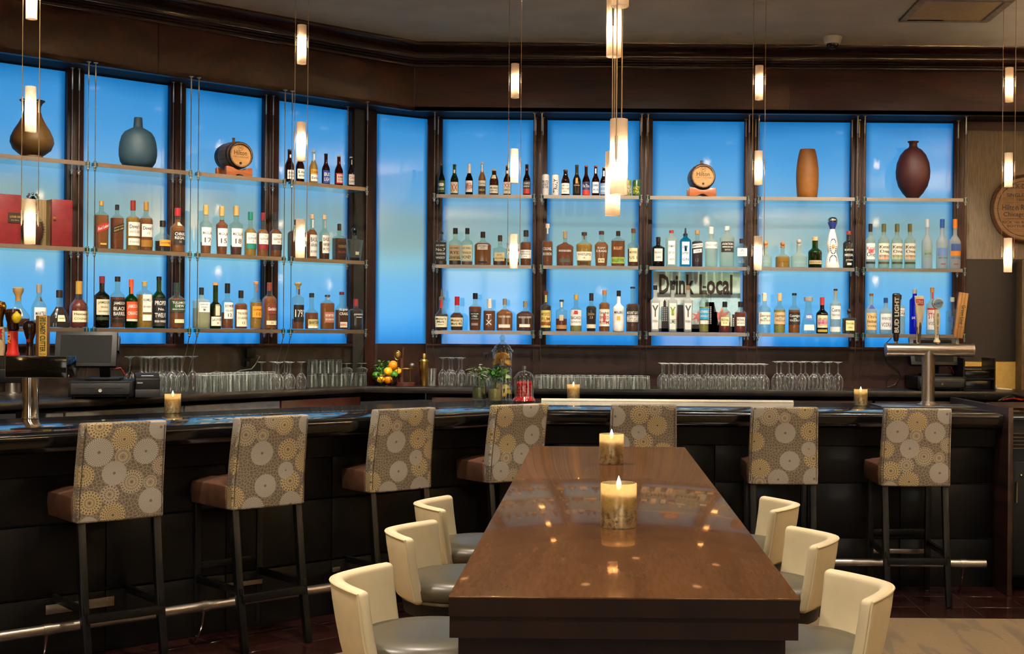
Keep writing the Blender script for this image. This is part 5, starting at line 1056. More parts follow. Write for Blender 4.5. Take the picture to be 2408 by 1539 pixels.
# ================================================================ VASES, BARRELS, RED CASE, SIGN
def vase(bay, tier, px, top, wpx, prof, mt, label):
    loc, ztop, dep, rz = place(bay, tier, px, top); H = ztop-loc.z; k = dep/F_PX
    m = MB(); pr = [(r*k, h*H) for r, h in prof]; inner = [(max(.002, r*k-.004), h*H) for r, h in prof[::-1][:4]]
    m.lathe([(0,0)]+pr+inner, 40); o = m.build('vase', mt, None, loc+Vector((0,0,.0008)), rz, ang=60); tag(o, label, 'vase')
vase(1,'top',76,237,97,[(26,0),(25,.02),(24,.045),(30,.075),(42,.15),(48.5,.27),(47,.36),(40,.48),(30,.60),(22,.72),(18.5,.82),(19,.90),(23,.96),(28,.99),(28,1)],P('bronze_vase','5c4219',.55,.15,vary=.06),'bronze pear shaped vase with flared rim on the upper left shelf')
vase(2,'top',325,277,86,[(26,0),(33,.03),(40,.12),(43,.25),(43,.36),(41,.50),(37,.62),(30,.71),(18,.77),(11,.80),(10.5,.83),(9.5,.95),(9.2,.99),(8.5,1)],P('slate_blue_vase','2b4552',.6,vary=.05),'matte slate blue bottle vase on the upper shelf, second bay')
vase(8,'top',1899,352,53,[(22,0),(23,.01),(24.5,.12),(26,.3),(26.5,.45),(25.8,.6),(23,.8),(20,.93),(17.5,1)],P('ochre_vase','7c4a0a',.6,vary=.05),'tall ochre barrel shaped vase on the upper shelf, eighth bay')
vase(9,'top',2147.5,333,79,[(12.5,0),(13,.01),(24,.10),(34,.22),(39,.36),(40,.47),(37.5,.62),(30,.76),(20,.85),(11,.89),(9.2,.92),(9.5,.965),(12.8,.985),(13,1)],P('maroon_vase','3a1214',.6,vary=.06),'dark maroon egg shaped vase with small neck on the upper shelf')
oak = WOOD('barrel_oak','5a3d22','8c6538',.5,'Y',9,coat=.05); oakh = WOOD('barrel_head_oak','9a6a36','c8965a',.5,'X',7,coat=.05); cherry = WOOD('cradle_wood','8e4a22','bf6e3a',.4,'X',6); hoop = P('black_hoop','171513',.45,.4)
def barrel(loc, rz, label, sc):
    r = thing('small_barrel', label, 'barrel', loc, rz, 'small oak barrels'); L, rh, rb, zc = .21*sc, .084*sc, .097*sc, .145*sc
    Mx = Matrix.Translation((0,0,zc)) @ Matrix.Rotation(PI/2, 4, 'X')
    def rr(t): return rh+(rb-rh)*(1-(2*t-1)**2)
    n = 20
    for k in range(n):      # single staves
        m = MB(); a0, a1 = 2*PI*(k+.012)/n, 2*PI*(k+1-.012)/n; vs = []; J = 6
        for j in range(J+1):
            t = j/J; z = -L/2+L*t
            for a in (a0, a1):
                for d in (0, -.008): vs.append(((rr(t)+d)*math.cos(a), (rr(t)+d)*math.sin(a), z))
        fs = []
        for j in range(J):
            b = j*4; fs += [(b,b+4,b+6,b+2),(b+1,b+3,b+7,b+5),(b,b+1,b+5,b+4),(b+2,b+6,b+7,b+3)]
        fs += [(0,2,3,1),(J*4,J*4+1,J*4+3,J*4+2)]
        m.add(vs, fs, Mx); m.build('stave', oak, r)
    for t in (.04,.2,.8,.96):
        m = MB(); z = -L/2+L*t; R_ = rr(t)+.0012; m.lathe([(R_-.001,z-.008*sc),(R_,z-.008*sc),(R_,z+.008*sc),(R_-.001,z+.008*sc)], 40, M=Mx, caps=False); m.build('hoop', hoop, r)
    m = MB(); m.lathe([(0,L/2-.012),(rh-.005,L/2-.012),(rh-.005,L/2-.018),(0,L/2-.018)], 40, M=Mx); hd = m.build('head', oakh, r)
    m = MB(); m.lathe([(0,-L/2+.014),(rh-.005,-L/2+.014),(rh-.005,-L/2+.02),(0,-L/2+.02)], 32, M=Mx); m.build('head', oakh, r)
    y = -L/2+.011; fn = lambda u, v: (u, y, v)
    m = MB(); add_text(m, 'Hilton', rh*1.15, rh*.36, fn, 0, zc+rh*.18, 0, .012, False); add_text(m, "ROSEMONT / CHICAGO O'HARE", rh*1.4, rh*.09, fn, 0, zc-rh*.14, 0, .01, False); add_text(m, 'H', rh*.2, rh*.2, fn, 0, zc+rh*.58, 0, .012)
    ring = [(rh*.22*math.cos(2*PI*k/24), y, zc+rh*.58+rh*.22*math.sin(2*PI*k/24)) for k in range(25)]; m.tube(ring, .0012, 4, caps=False)
    m.build('lettering', PM('4a2c18', .6), hd, smooth=False)
    m = MB(); m.lathe([(0,y-.004),(.009*sc,y-.004),(.009*sc,y+.004),(0,y+.004)], 14, M=Matrix.Translation((0,0,zc-rh*.66)) @ Matrix.Rotation(PI/2,4,'X') @ Matrix.Translation((0,0,-2*y if False else 0)))
    m.v = []; m.f = []; m.tube([(0,y-.003,zc-rh*.66),(0,y+.004,zc-rh*.66)], .009*sc, 14); m.build('tap_hole', PM('1a120c', .6), hd)
    m = MB(); m.lathe([(0,zc+rb-.004),(.011*sc,zc+rb-.004),(.009*sc,zc+rb+.018),(.011*sc,zc+rb+.028),(0,zc+rb+.028)], 14); m.build('bung', oak, r)
    for yy in (-.07*sc, .06*sc):
        m = MB(); w = .098*sc; pts = [(-w,0),(-w*.45,0)]+[(-w*.42+w*.84*k/8, .018*sc*math.sin(PI*k/8)) for k in range(1,8)]+[(w*.45,0),(w,0),(w,.058*sc),(w*.92,.066*sc)]+[(rb*1.02*math.sin(a), zc-rb*1.02*math.cos(a)) for a in [rad(50-100*k/10) for k in range(11)] if zc-rb*1.02*math.cos(a) < .066*sc]+[(-w*.92,.066*sc),(-w,.058*sc)]
        m.prism([(x, z) for x, z in pts], -.012*sc, .012*sc, Matrix.Translation((0,yy,0)) @ Matrix.Rotation(PI/2,4,'X')); m.build('cradle', cherry, r, bevel=.002)
    for sx in (-1,1): m = MB(); m.box(sx*.06*sc-.012, sx*.06*sc+.012, -.06*sc, .05*sc, .02*sc, .04*sc); m.build('cradle_rail', cherry, r)
loc, zt, dep, rz = place(3,'top',553,400); loc = loc+Vector((-.02,.03,.001)); barrel(loc, rad(AW+3), 'small oak barrel seen from the side on the upper shelf, third bay', 1.0)
loc, zt, dep, rz = place(7,'top',1649,440); loc.z += .001; barrel(loc, rad(4), 'small oak barrel seen end on, on the upper shelf, seventh bay', 1.04)
# red leather case standing open with a crystal decanter in it
redl = P('red_leather','741d21',.42,vary=.08,coat=.1); tanw = WOOD('case_lining','6a5438','9a8458',.5,'Z',8)
ca, _, _, rz = place(1,'mid',85,520); rc_ = thing('gift_case', 'red leather display case standing open on the middle left shelf', 'case', ca+Vector((0,0,.001)), rz)
sL = S_of(onL(0,520,SHF_D-.10))-S_of(ca); s1, s2, s3, s4 = [S_of(onL(x,520,SHF_D-.03))-S_of(ca) for x in (-40,49,121,170)]
zt = onL(85,462,SHF_D-.03).z-ca.z
m = MB(); m.box(s2-.02, s3+.03, .02, .075, 0, zt-.01); m.build('back_box', tanw, rc_, bevel=.003)
m = MB(); m.box(s1, s2, -.075, -.045, 0, zt); m.build('door', redl, rc_, bevel=.004)
m = MB(); m.box(s3, s4, -.075, -.045, 0, zt-.01); dr = m.build('door', redl, rc_, bevel=.004)
m = MB(); m.box(s3, s3+.012, -.045, .075, 0, zt-.012); m.build('side_wall', tanw, rc_)
m = MB(); m.box(s3+.008, s3+.024, -.0775, -.075, zt*.52, zt*.60); m.build('clasp', brass, dr, bevel=.001)
m = MB(); m.box(s2-.075, s2+.004, -.0785, -.0755, zt*.43, zt*.63); pl = m.build('plaque', PM('2c2016',.4), rc_)
m = MB(); add_text(m,'LOUIS XIII',.06,.012,lambda u,v:(u,-.0795,v),s2-.036,zt*.55); add_text(m,'Remy Martin',.045,.008,lambda u,v:(u,-.0795,v),s2-.036,zt*.48); m.build('lettering', PM('b59a5a',.4), pl, smooth=False)
dcn = thing('decanter', 'round crystal cognac decanter inside the open red case', 'decanter', ca+Vector((0,0,.002))+Matrix.Rotation(rz,3,'Z') @ Vector(((s2+s3)/2-.005,-.02,0)), rz)
m = MB(); m.lathe([(0,0),(.03,0),(.035,.01),(.062,.05),(.072,.10),(.062,.15),(.03,.19),(.016,.205),(.016,.25)], 28, dp=.5); m.build('glass_body', GL['clear'], dcn)
m = MB(); m.lathe([(0,.008),(.032,.012),(.058,.05),(.067,.10),(.058,.145),(0,.15)], 24, dp=.5); m.build('cognac', LQ['dark'], dcn)
m = MB(); m.lathe([(0,.25),(.018,.25),(.014,.27),(.022,.285),(.010,.30),(0,.305)], 14)
for k in range(5): a = PI*k/4; m.sphere((.03*math.cos(a),0,.295+.02*math.sin(a)), .009, 8, 5)
m.build('stopper', chrome, dcn)['kind'] = 'stuff'
m = MB()
for sx in (-1,1):
    for k in range(9): a = rad(-50+100*k/8); m.sphere((sx*.073*math.cos(a),0,.10+.075*math.sin(a)), .006, 6, 4)
m.build('crystal_beads', GL['clear'], dcn)['kind'] = 'stuff'

# printed sign behind the seventh bay's lower shelf
SY = SHB_Y-.02; a, b = onY(1536,640,SY), onY(1741,640,SY); zt = SHELF_Z['mid']-.03; zb = SHELF_Z['low']+.002; cxs = (a.x+b.x)/2; W_ = b.x-a.x; Hs = zt-zb
sg = thing('sign', 'Drink Local poster with skyline and red stars behind the bottles', 'sign', (a.x, SY, zb))
m = MB(); m.box(0, W_, 0, .004, 0, Hs); m.build('board', PM('cfd8d6',.5), sg)
fl_ = lambda d: (lambda u, v: (u, -d, v))
m = MB(); n = 20; up = [(W_*k/n, Hs*(.50+.10*math.sin(k/n*4.2-1.9)+.08*k/n)) for k in range(n+1)]; lo = [(W_*k/n, Hs*(.22+.10*math.sin(k/n*3.2-.4))) for k in range(n+1)]
m.add([(x,-.0006,z) for x,z in up]+[(x,-.0006,z) for x,z in lo], [(k,k+1,n+2+k,n+1+k) for k in range(n)]); m.build('swoosh', PM('9fc3cf',.5), sg)
m = MB()
for x0, x1, h in ((.10,.20,.42),(.28,.36,.45),(.0,.6,.06),(.44,.56,.13),(.60,.70,.50),(.66,.74,.34),(.72,.84,.12),(.84,1.0,.10),(.91,.97,.30)): m.box(x0*W_, x1*W_, -.0014, 0, 0.001, h*Hs)
m.prism([(.12*W_,.42*Hs),(.15*W_,.42*Hs),(.15*W_,.50*Hs),(.135*W_,.54*Hs),(.12*W_,.50*Hs)][::1], 0, .0014, Matrix.Rotation(PI/2,4,'X')); m.prism([(.60*W_,.0),(.78*W_,.0),(.70*W_,.50*Hs),(.61*W_,.50*Hs)], 0, .0014, Matrix.Rotation(PI/2,4,'X'))
for x in (.63,.66): m.box(x*W_, x*W_+.002, -.0014, 0, .5*Hs, .64*Hs)
m.build('skyline', PM('2c2426',.5), sg, smooth=False)['kind'] = 'stuff'
m = MB()
for (x0, nx, z0, nz) in ((.11,4,.18,8),(.615,3,.14,10),(.92,2,.1,5)):
    for i in range(nx):
        for j in range(nz): m.box((x0+i*.022)*W_, (x0+i*.022)*W_+.007, -.0018, -.0014, (z0+j*.03)*Hs, (z0+j*.03)*Hs+.009)
m.build('printed_windows', PM('d4dad6',.5), sg, smooth=False)['kind'] = 'stuff'
for x, z, r_ in ((.27,.26,.05),(.40,.26,.05),(.52,.26,.05),(.79,.27,.075)):
    m = MB(); pts = [((x*W_+(r_ if k%2 == 0 else r_*.42)*math.cos(PI/2+k*PI/6)), z*Hs+(r_ if k%2 == 0 else r_*.42)*math.sin(PI/2+k*PI/6)) for k in range(12)]
    m.prism(pts, 0, .001, Matrix.Rotation(PI/2,4,'X')); m.build('star', PM('d8706a',.5), sg, smooth=False)
m = MB(); add_text(m,'Drink',W_*.40,Hs*.33,fl_(.0022),W_*.27,Hs*.79,0,.03,False); add_text(m,'Local',W_*.38,Hs*.33,fl_(.0022),W_*.72,Hs*.79,0,.03,False); m.build('lettering', PM('3a2520',.5), sg, smooth=False)

# round barrel-head plaque on the far right wall
q = onY(2412,491,GLS_Y-.05); pq = thing('wall_plaque', 'round wooden barrel head plaque hanging on the grey wallpaper', 'plaque', (q.x, GLS_Y-.012, q.z))
Mx = Matrix.Rotation(PI/2,4,'X'); R_ = 81/F_PX*10.1
m = MB(); m.lathe([(0,0),(R_,0),(R_,.022),(R_*.93,.034),(R_*.92,.026),(0,.026)], 64, M=Mx); m.build('rim', WOOD('plaque_rim','4a2c18','7a4f2e',.4,'X',6), pq)
for k in range(6):
    z0, z1 = -R_*.9+k*R_*.3+.001, -R_*.9+(k+1)*R_*.3-.001; pts = []
    for z in [z0+(z1-z0)*i/6 for i in range(7)]: pts.append((math.sqrt(max(1e-6,(R_*.9)**2-z*z)), z))
    pl_ = pts+[(-x,z) for x,z in pts[::-1]]; m = MB(); m.prism(pl_, .026, .029, Mx); m.build('plank', WOOD('plaque_oak','8a6844','b8906a',.5,'X',7), pq)
m = MB(); m.tube([(R_*.80*math.cos(2*PI*k/64),-.0305,R_*.80*math.sin(2*PI*k/64)) for k in range(65)], .0022, 5, caps=False); m.build('groove', PM('2a1a10',.6), pq)
m = MB(); fn = lambda u, v: (u,-.0305,v)
for s, w, h, z in (("JACK DANIEL'S",.30,.05,.17),('SINGLE BARREL',.29,.03,.105),('TENNESSEE',.14,.016,.068),('Hilton Rosemont',.36,.045,.01),("Chicago O'Hare",.34,.045,-.048),('RICK No R-6 / BARREL',.36,.02,-.105),('BOTTLING DATE',.28,.018,-.135)): add_text(m, s, w, h, fn, 0, z, 0, .015, False)
for z in (.045,-.078): m.box(-.15,.15,-.0305,-.0295,z,z+.002)
m.build('lettering', PM('3a2518',.6), pq, smooth=False)

# ================================================================ GLASSWARE ON THE BACK COUNTER
gw = THIN('clear_glassware','f2f5f2',.06,.8,milk=.02,base=.05,rim=.9)
def wine(h, r): 
    m = MB(); bh = h*.56; m.lathe([(r*.80,0),(r*.93,bh*.25),(r,bh*.5),(r*.88,bh*.75),(r*.5,bh*.95),(r*.16,bh*1.05),(.006,bh*1.12),(.0052,h*.90),(.008,h*.95),(r*.55,h*.985),(r*.86,h-.001),(r*.86,h),(0,h)], 20, caps=False); return m.mesh('wine_glass', gw, ang=80)
def tumbler(h, r): m = MB(); m.lathe([(r,0),(r*1.0,h*.3),(r*.96,h*.6),(r*.90,h*.97),(r*.84,h),(0,h),(0,h-.012),(r*.86,h-.014),(r*.93,.0)], 18, caps=False); return m.mesh('tumbler', gw, ang=60)
WG = {k: wine(*v) for k, v in {'a':(.19,.0375),'b':(.235,.041),'c':(.21,.040),'f':(.215,.036)}.items()}; TG = tumbler(.098,.0375); TG2 = tumbler(.125,.038); 
ORDL = ORD+['eleventh','twelfth']
def rowglass(name, me, px0, px1, py, n, rows, gap, label, group, stag=True, z=ZC, cat='glass'):
    a, b = onZ(px0, py[0], ZC), onZ(px1, py[1], ZC); d = (b-a); d.z = 0; nrm = Vector((-d.y, d.x, 0)).normalized()
    for j in range(rows):
        for i in range(n):
            t = (i+(.5 if (stag and j%2) else 0))/max(1,n-1)
            if t > 1.02: continue
            p = a+d*t+nrm*gap*j; o = obj(name, me, None, (p.x+random.uniform(-.002,.002), p.y+random.uniform(-.002,.002), z+.0006), random.random()*6); tag(o, '%s, %s from left in %s row' % (label, ORDL[int(i)], ('front', 'second', 'third')[j]), cat, group)
rowglass('wine_glass', WG['b'], 352, 452, (926,921), 5, 3, .088, 'upside-down wine glass by the left printer', 'wine glasses beside the left printer')
rowglass('tumbler', TG2, 484, 636, (924,917), 9, 2, .080, 'upside-down tumbler on the left counter', 'tumblers on the left counter')
rowglass('wine_glass', WG['a'], 655, 708, (917,914.5), 3, 3, .082, 'upside-down wine glass left of stacked tumblers', 'wine glasses in the middle of the left counter')
rowglass('tumbler', TG, 734, 850, (911,908), 6, 2, .075, 'upside-down tumbler near the counter corner', 'tumblers near the counter corner')
rowglass('tumbler', TG, 734, 792, (911,909.5), 4, 2, .075, 'tumbler stacked on others near the corner', 'stacked upper tumblers', z=ZC+.0995)
rowglass('coupe_glass', wine(.07,.045), 815, 850, (909,908), 2, 2, .08, 'coupe glass stacked on the corner tumblers', 'stacked coupe glasses', z=ZC+.0995)
rowglass('wine_glass', WG['f'], 1041, 1085, (908,908.5), 3, 2, .08, 'tall wine glass right of the brass shaker', 'tall wine glasses beside the shaker')
rowglass('tumbler', TG, 1108, 1190, (908,909), 4, 2, .078, 'upside-down tumbler behind the herb jars', 'tumblers behind the herb jars')
rowglass('tumbler', TG, 1268, 1516, (914,916), 10, 2, .080, 'upside-down tumbler behind the bar candle', 'tumblers behind the bar candle')
rowglass('wine_glass', WG['a'], 1562, 1798, (916,917.5), 10, 3, .082, 'short stemmed upside-down wine glass on right counter', 'short stemmed wine glasses')
rowglass('wine_glass', WG['c'], 1826, 1970, (917.5,918.5), 6, 2, .085, 'tall stemmed upside-down wine glass on right counter', 'tall stemmed wine glasses')

# ================================================================ COUNTER EQUIPMENT
def pos(loc, rz, lab_d, lab_m, lab_p, pr_off, mx_=-.03):
    d = thing('cash_drawer', lab_d, 'cash drawer', loc, rz)
    m = MB(); m.box(-.18,.18,0,.38,.012,.105); m.build('housing', blackpl, d, bevel=.004)
    m = MB(); m.box(-.165,.165,-.006,.004,.026,.092); fr_ = m.build('drawer_front', P('black_powder_coat','191a1c',.45,vary=.15,nscale=200), d, bevel=.003)
    for x0, x1 in ((-.14,-.03),(.02,.13)): m = MB(); m.box(x0,x1,-.0075,-.004,.062,.067); m.build('media_slot', PM('050505',.5), fr_)
    m = MB(); m.tube([(0,-.004,.050),(0,-.012,.050)], .010, 16); m.build('lock', chrome, fr_)
    for x in (-.15,.15): 
        for y in (.03,.34): m = MB(); m.lathe([(0,0),(.012,0),(.012,.014),(0,.014)],10,M=Matrix.Translation((x,y,0))); m.build('foot', blackpl, d)
    s = thing('pos_terminal', lab_m, 'terminal', (loc[0],loc[1],loc[2]+.1055), rz)
    m = MB(); m.box(-.10,.10,.08,.30,0,.018); m.build('base', blackpl, s, bevel=.004)
    m = MB(); m.add([(-.03,.22,.015),(.03,.22,.015),(.03,.25,.015),(-.03,.25,.015),(-.03,.17,.15),(.03,.17,.15),(.03,.20,.15),(-.03,.20,.15)],[(0,3,2,1),(4,5,6,7),(0,1,5,4),(1,2,6,5),(2,3,7,6),(3,0,4,7)]); m.build('neck', blackpl, s)
    T_ = Matrix.Translation((mx_,.10,.085)) @ Matrix.Rotation(rad(-22),4,'X')
    m = MB(); m.box(-.175,.175,0,.028,0,.225,T_); sc_ = m.build('monitor', blackpl, s, bevel=.004)
    m = MB(); m.box(-.145,.145,-.002,.0,.025,.2,T_); m.build('screen', P('dark_screen','080909',.4,spec=.06,vary=.1), sc_)
    m = MB(); m.box(.175,.188,.0,.05,.10,.2,T_); m.build('card_reader', blackpl, s, bevel=.003)
    m = MB(); m.tube([(.02,.18,.09),(.06,.12,.07),(.10,.12,.075),(.13,.16,.02)], .003, 6); m.build('red_cable', PM('b02a26',.5), s)
    m = MB(); m.tube([(.05,.2,.09),(.12,.16,.05),(.16,.14,.09),(.14,.2,.01)], .003, 6); m.build('black_cable', blackpl, s)
    if pr_off:
        R3 = Matrix.Rotation(rz,3,'Z'); p = Vector(loc)+R3 @ Vector(pr_off)
        r = thing('receipt_printer', lab_p, 'printer', p, rz+rad(8)); m = MB(); m.prism([(0,0),(.20,0),(.20,.145),(.09,.145),(0,.115)], -.07, .07, Matrix.Rotation(PI/2,4,'Z') @ Matrix.Rotation(PI/2,4,'X')); m.build('case', blackpl, r, bevel=.005)
        m = MB(); m.box(-.072,.072,-.002,.02,.002,.05); m.build('front_panel', P('dark_grey_plastic','232326',.4), r, bevel=.003)
        m = MB(); m.box(-.035,.035,.045,.05,.128,.133); m.build('paper_slot', PM('c9c9c4',.5), r)
        m = MB(); add_text(m,'EPSON',.03,.008,lambda u,v:(u,-.0008 if v < .05 else -.0005,v),-.045,.09); m.build('lettering', PM('c9c9c9',.4), r, smooth=False)
q = onZ(236,939,ZC); pos((q.x,q.y,ZC+.0005), rad(14), 'black cash drawer on the left counter under the terminal', 'dark touchscreen terminal on the left cash drawer', 'black receipt printer right of the left cash drawer', (.255,.12,0), -.10)
q = onY(2215,918,9.68); pos((q.x,9.68,ZC+.0005), 0, 'black cash drawer behind the right beer tower', 'dark touchscreen terminal behind the right beer tower', '', None)
q = onY(2303,918,9.7); r = thing('printer_rack', 'black rack of printers on the right end of the back counter', 'rack', (q.x,9.7,ZC+.0005))
for x in (-.12,.11): m = MB(); m.box(x,x+.01,0,.32,0,.245); m.build('side', blackpl, r)
for z in (0,.085,.165): m = MB(); m.box(-.11,.11,.0,.3,z,z+.012); m.build('tray', blackpl, r)
m = MB(); m.box(-.10,.09,.02,.3,.012,.08); m.build('lower_unit', P('satin_black','0d0d0e',.25), r, bevel=.006)
m = MB(); m.box(-.10,.09,.03,.3,.097,.155); m.build('upper_unit', P('satin_black','0d0d0e',.25), r, bevel=.006)
q = onZ(2335,919,ZC); m = MB(); m.lathe([(0,-.035),(.022,-.035),(.022,.03),(0,.03)],14,M=Matrix.Translation((0,0,.022)) @ Matrix.Rotation(PI/2,4,'Y')); m.tube([(.03,0,.012),(.09,0,.009),(.15,0,.006)],[.008,.007,.005],8); tag(m.build('white_scoop', whitep, None, (q.x,q.y+.02,ZC+.001)), 'white plastic scoop lying beside the printer rack', 'scoop')
q = onZ(22,930,ZC); g = thing('juice_machine', 'dark steel machine with red badge at the far left edge', 'machine', (q.x,q.y+.05,ZC+.0005), rad(20))
m = MB(); m.lathe([(0,0),(.075,0),(.075,.012),(.055,.018),(0,.018)],24); m.build('foot', stain, g)
m = MB(); m.lathe([(0,.018),(.045,.018),(.045,.075),(0,.075)],20); m.build('column', stain, g)
m = MB(); m.box(-.085,.085,-.07,.10,.075,.165); m.build('body', blackpl, g, bevel=.012)
m = MB(); m.sphere((.005,-.071,.125),.026,16,8,(1,.12,.38)); m.build('badge', PM('c4302a',.3), g)
# outlet with plug and cord on the left backsplash
q = onL(580,835,GLS_D+.045); ol = thing('wall_outlet', 'black wall socket with a plug-in adapter on the left backsplash', 'outlet', q, rad(AW))
m = MB(); m.box(-.03,.03,-.004,.0,-.075,.05); m.build('cover', blackpl, ol, bevel=.002)
m = MB(); m.box(-.022,.045,-.05,-.004,-.02,.045); m.build('adapter', blackpl, ol, bevel=.006)
m = MB(); m.box(-.015,.012,-.03,-.004,-.085,-.045); m.build('plug', blackpl, ol, bevel=.004)
def lp3(px,py,d): return tuple(onL(px,py,d))
m = MB(); m.tube([lp3(604,836,GLS_D+.06),lp3(611,838,GLS_D+.07),lp3(600,858,GLS_D+.07),lp3(592,868,GLS_D+.08),lp3(565,872,GLS_D+.09),lp3(542,882,GLS_D+.10),lp3(525,877,GLS_D+.09),lp3(508,874,GLS_D+.09),lp3(485,882,GLS_D+.10),lp3(460,881,GLS_D+.10)],.0035,6); tag(m.build('power_cord', P('grey_cord','8a857c',.5)), 'thin grey power cord running behind the left tumblers', 'cord')

# fruit bowl
q = Vector((onY(908,905,9.80).x,9.80,ZC+.001)); fb = thing('fruit_bowl','round black wire bowl holding citrus fruit','bowl',q)
def circ(r,z,n=32): return [(r*math.cos(2*PI*k/n),r*math.sin(2*PI*k/n),z) for k in range(n+1)]
m = MB(); m.tube(circ(.108,.075),.0028,6,caps=False); m.build('rim',blackpl,fb)
m = MB(); m.tube(circ(.060,.003),.0026,6,caps=False); m.build('base_ring',blackpl,fb)
for k in range(16):
    a, b = 2*PI*k/16, 2*PI*(k+(1 if k%2 else -1))/16; m = MB(); m.tube([(.060*math.cos(a),.060*math.sin(a),.003),(.09*math.cos((a+b)/2),.09*math.sin((a+b)/2),.04),(.108*math.cos(b),.108*math.sin(b),.075)],.0018,5); m.build('wire',blackpl,fb)
lemon = P('lemon_peel','e8b41e',.38,vary=.06,nscale=60,bump=.3,bscale=400); orange = P('orange_peel','ee8f12',.4,vary=.06,nscale=60,bump=.4,bscale=400); lime = P('lime_peel','3f7a1c',.38,vary=.1,nscale=40,bump=.3,bscale=400)
for (nm, mt, x, y, z, r_, lab) in (('orange',orange,.055,-.02,.150,.036,'whole orange on top of the wire fruit bowl'),('lemon',lemon,.022,-.05,.105,.034,'lemon at the front of the wire fruit bowl, beneath the orange'),('lemon',lemon,.085,.0,.105,.031,'lemon at the right edge of the wire fruit bowl'),
    ('lime',lime,.068,-.05,.082,.030,'green lime at the right front of the wire fruit bowl'),('lime',lime,-.070,-.03,.075,.031,'green lime at the left of the wire fruit bowl'),('orange',orange,.025,-.045,.042,.034,'orange low inside the wire fruit bowl'),('lemon',lemon,-.045,.03,.05,.033,'lemon at the back inside the wire fruit bowl'),('lemon',lemon,-.03,-.05,.045,.030,'lemon low at the left inside the wire fruit bowl')):
    m = MB(); pr = [(0,-1.15),(.12,-1.08),(.35,-.93),(.7,-.68),(.93,-.3),(1,0),(.93,.3),(.7,.68),(.35,.93),(.12,1.08),(0,1.15)] if nm != 'orange' else [(math.sin(PI*k/12),-math.cos(PI*k/12)) for k in range(13)]
    m.lathe([(abs(p)*r_,z_*r_) for p,z_ in pr],20,M=Matrix.Rotation(rad(65) if nm != 'orange' else .3,4,'Y'),caps=False); o = m.build(nm,mt,None,(q.x+x,q.y+y,q.z+z+.004),random.random()*3,ang=80); tag(o,lab,'fruit')
leafg = P('mint_leaf','3d7a2e',.5,vary=.2,nscale=30); sage = P('sage_leaf','8d9a6e',.6,vary=.15,nscale=30)
def leafmesh(L,w,mt,nm='leaf'):
    m = MB(); vs=[]; n=6
    for k in range(n+1):
        t=k/n; ww=w*math.sin(PI*min(.98,t*.92+.06)); z=.25*L*t*t
        vs+= [(-ww,L*t,-z+.1*ww),(0,L*t,-z-.1*ww),(ww,L*t,-z+.1*ww)]
    m.add(vs,[(3*k+j,3*k+j+1,3*k+4+j,3*k+3+j) for k in range(n) for j in (0,1)]); return m.mesh(nm,mt,ang=80)
LF = leafmesh(.034,.012,leafg); LS_ = leafmesh(.055,.009,sage)
def herbs(name,label,loc,n,me,R_,h,spread,up):
    t = thing(name,label,'herbs',loc)
    for k in range(max(4,n//9)):
        a=random.random()*6.28; m=MB(); rr_=R_*random.uniform(.2,.7); m.tube([(rr_*.3*math.cos(a),rr_*.3*math.sin(a),-h*.9),(rr_*.6*math.cos(a),rr_*.6*math.sin(a),0),(rr_*math.cos(a)*spread,rr_*math.sin(a)*spread,h*.8)],.0018,5); m.build('stem',leafg,t)
    for k in range(n):
        a=random.random()*6.28; rr_=R_*spread*math.sqrt(random.random()); z=h*random.uniform(.15,1)*(1-.45*(rr_/(R_*spread))**2)
        o=obj('leaf',me,t,(rr_*math.cos(a),rr_*math.sin(a),z)); o.rotation_euler=(rad(random.uniform(-20,up)),rad(random.uniform(-25,25)),a-PI/2+random.uniform(-.6,.6)); s=random.uniform(.7,1.15); o.scale=(s,s,s)
herbs('mint_bunch','bunch of fresh mint behind the fruit in the wire bowl',(q.x-.035,q.y+.0,q.z+.075),60,LF,.06,.12,1.0,60)
# bar tool stand
q = Vector((onY(953,905,9.82).x,9.82,ZC+.001)); ts = thing('bar_tool_stand','wooden stand with brass rod holding bar tools','stand',q)
redw = WOOD('red_brown_wood','3a1812','5e2a20',.4,'X',6)
m = MB(); m.lathe([(0,0),(.075,0),(.075,.022),(.07,.026),(0,.026)],32); m.build('base',redw,ts)
m = MB(); m.tube([(-.02,.01,.026),(-.02,.01,.27)],.005,8); m.tube([(-.02,.01,.27),(-.026,.01,.285),(-.02,.01,.298),(-.012,.01,.287),(-.018,.01,.272)],.0035,6); m.build('rod',brass,ts)
m = MB(); m.box(-.038,-.022,.0,.016,.026,.21); m.build('upright',redw,ts)
m = MB(); m.tube([(.075*math.cos(2*PI*k/24),.075*math.sin(2*PI*k/24),.13) for k in range(25)],.0022,6,caps=False); m.build('ring',brass,ts)
for nm,lab,x,top,kind in (('cocktail_strainer','brass cocktail strainer hanging on the tool stand',-.052,.22,0),('bar_spoon','brass jigger spoon hanging on the tool stand',.045,.17,1)):
    o_ = thing(nm,lab,'bar tool',(q.x+x,q.y-.055,q.z)); m=MB(); m.tube([(0,0,.03),(0,0,top-.03)],.0028,6); m.build('handle',brass,o_)
    m=MB()
    if kind==0: m.tube([(.022*math.cos(2*PI*k/20),0,top+.01+.034*math.sin(2*PI*k/20)) for k in range(21)],.004,6,caps=False); m.sphere((0,0,top+.01),.018,12,8,(1,.15,1.5))
    else: m.sphere((.012,0,top-.015),.020,14,8,(1,.6,1))
    m.build('head',brass if kind==0 else stain,o_)
q = Vector((onY(997,905,9.86).x,9.86,ZC+.001)); sk = thing('cocktail_shaker','tall brass cocktail shaker on the back counter','shaker',q)
m = MB(); m.lathe([(0,0),(.026,0),(.027,.015),(.030,.02),(.039,.16),(.039,.17)],32); m.build('cup',brass,sk)
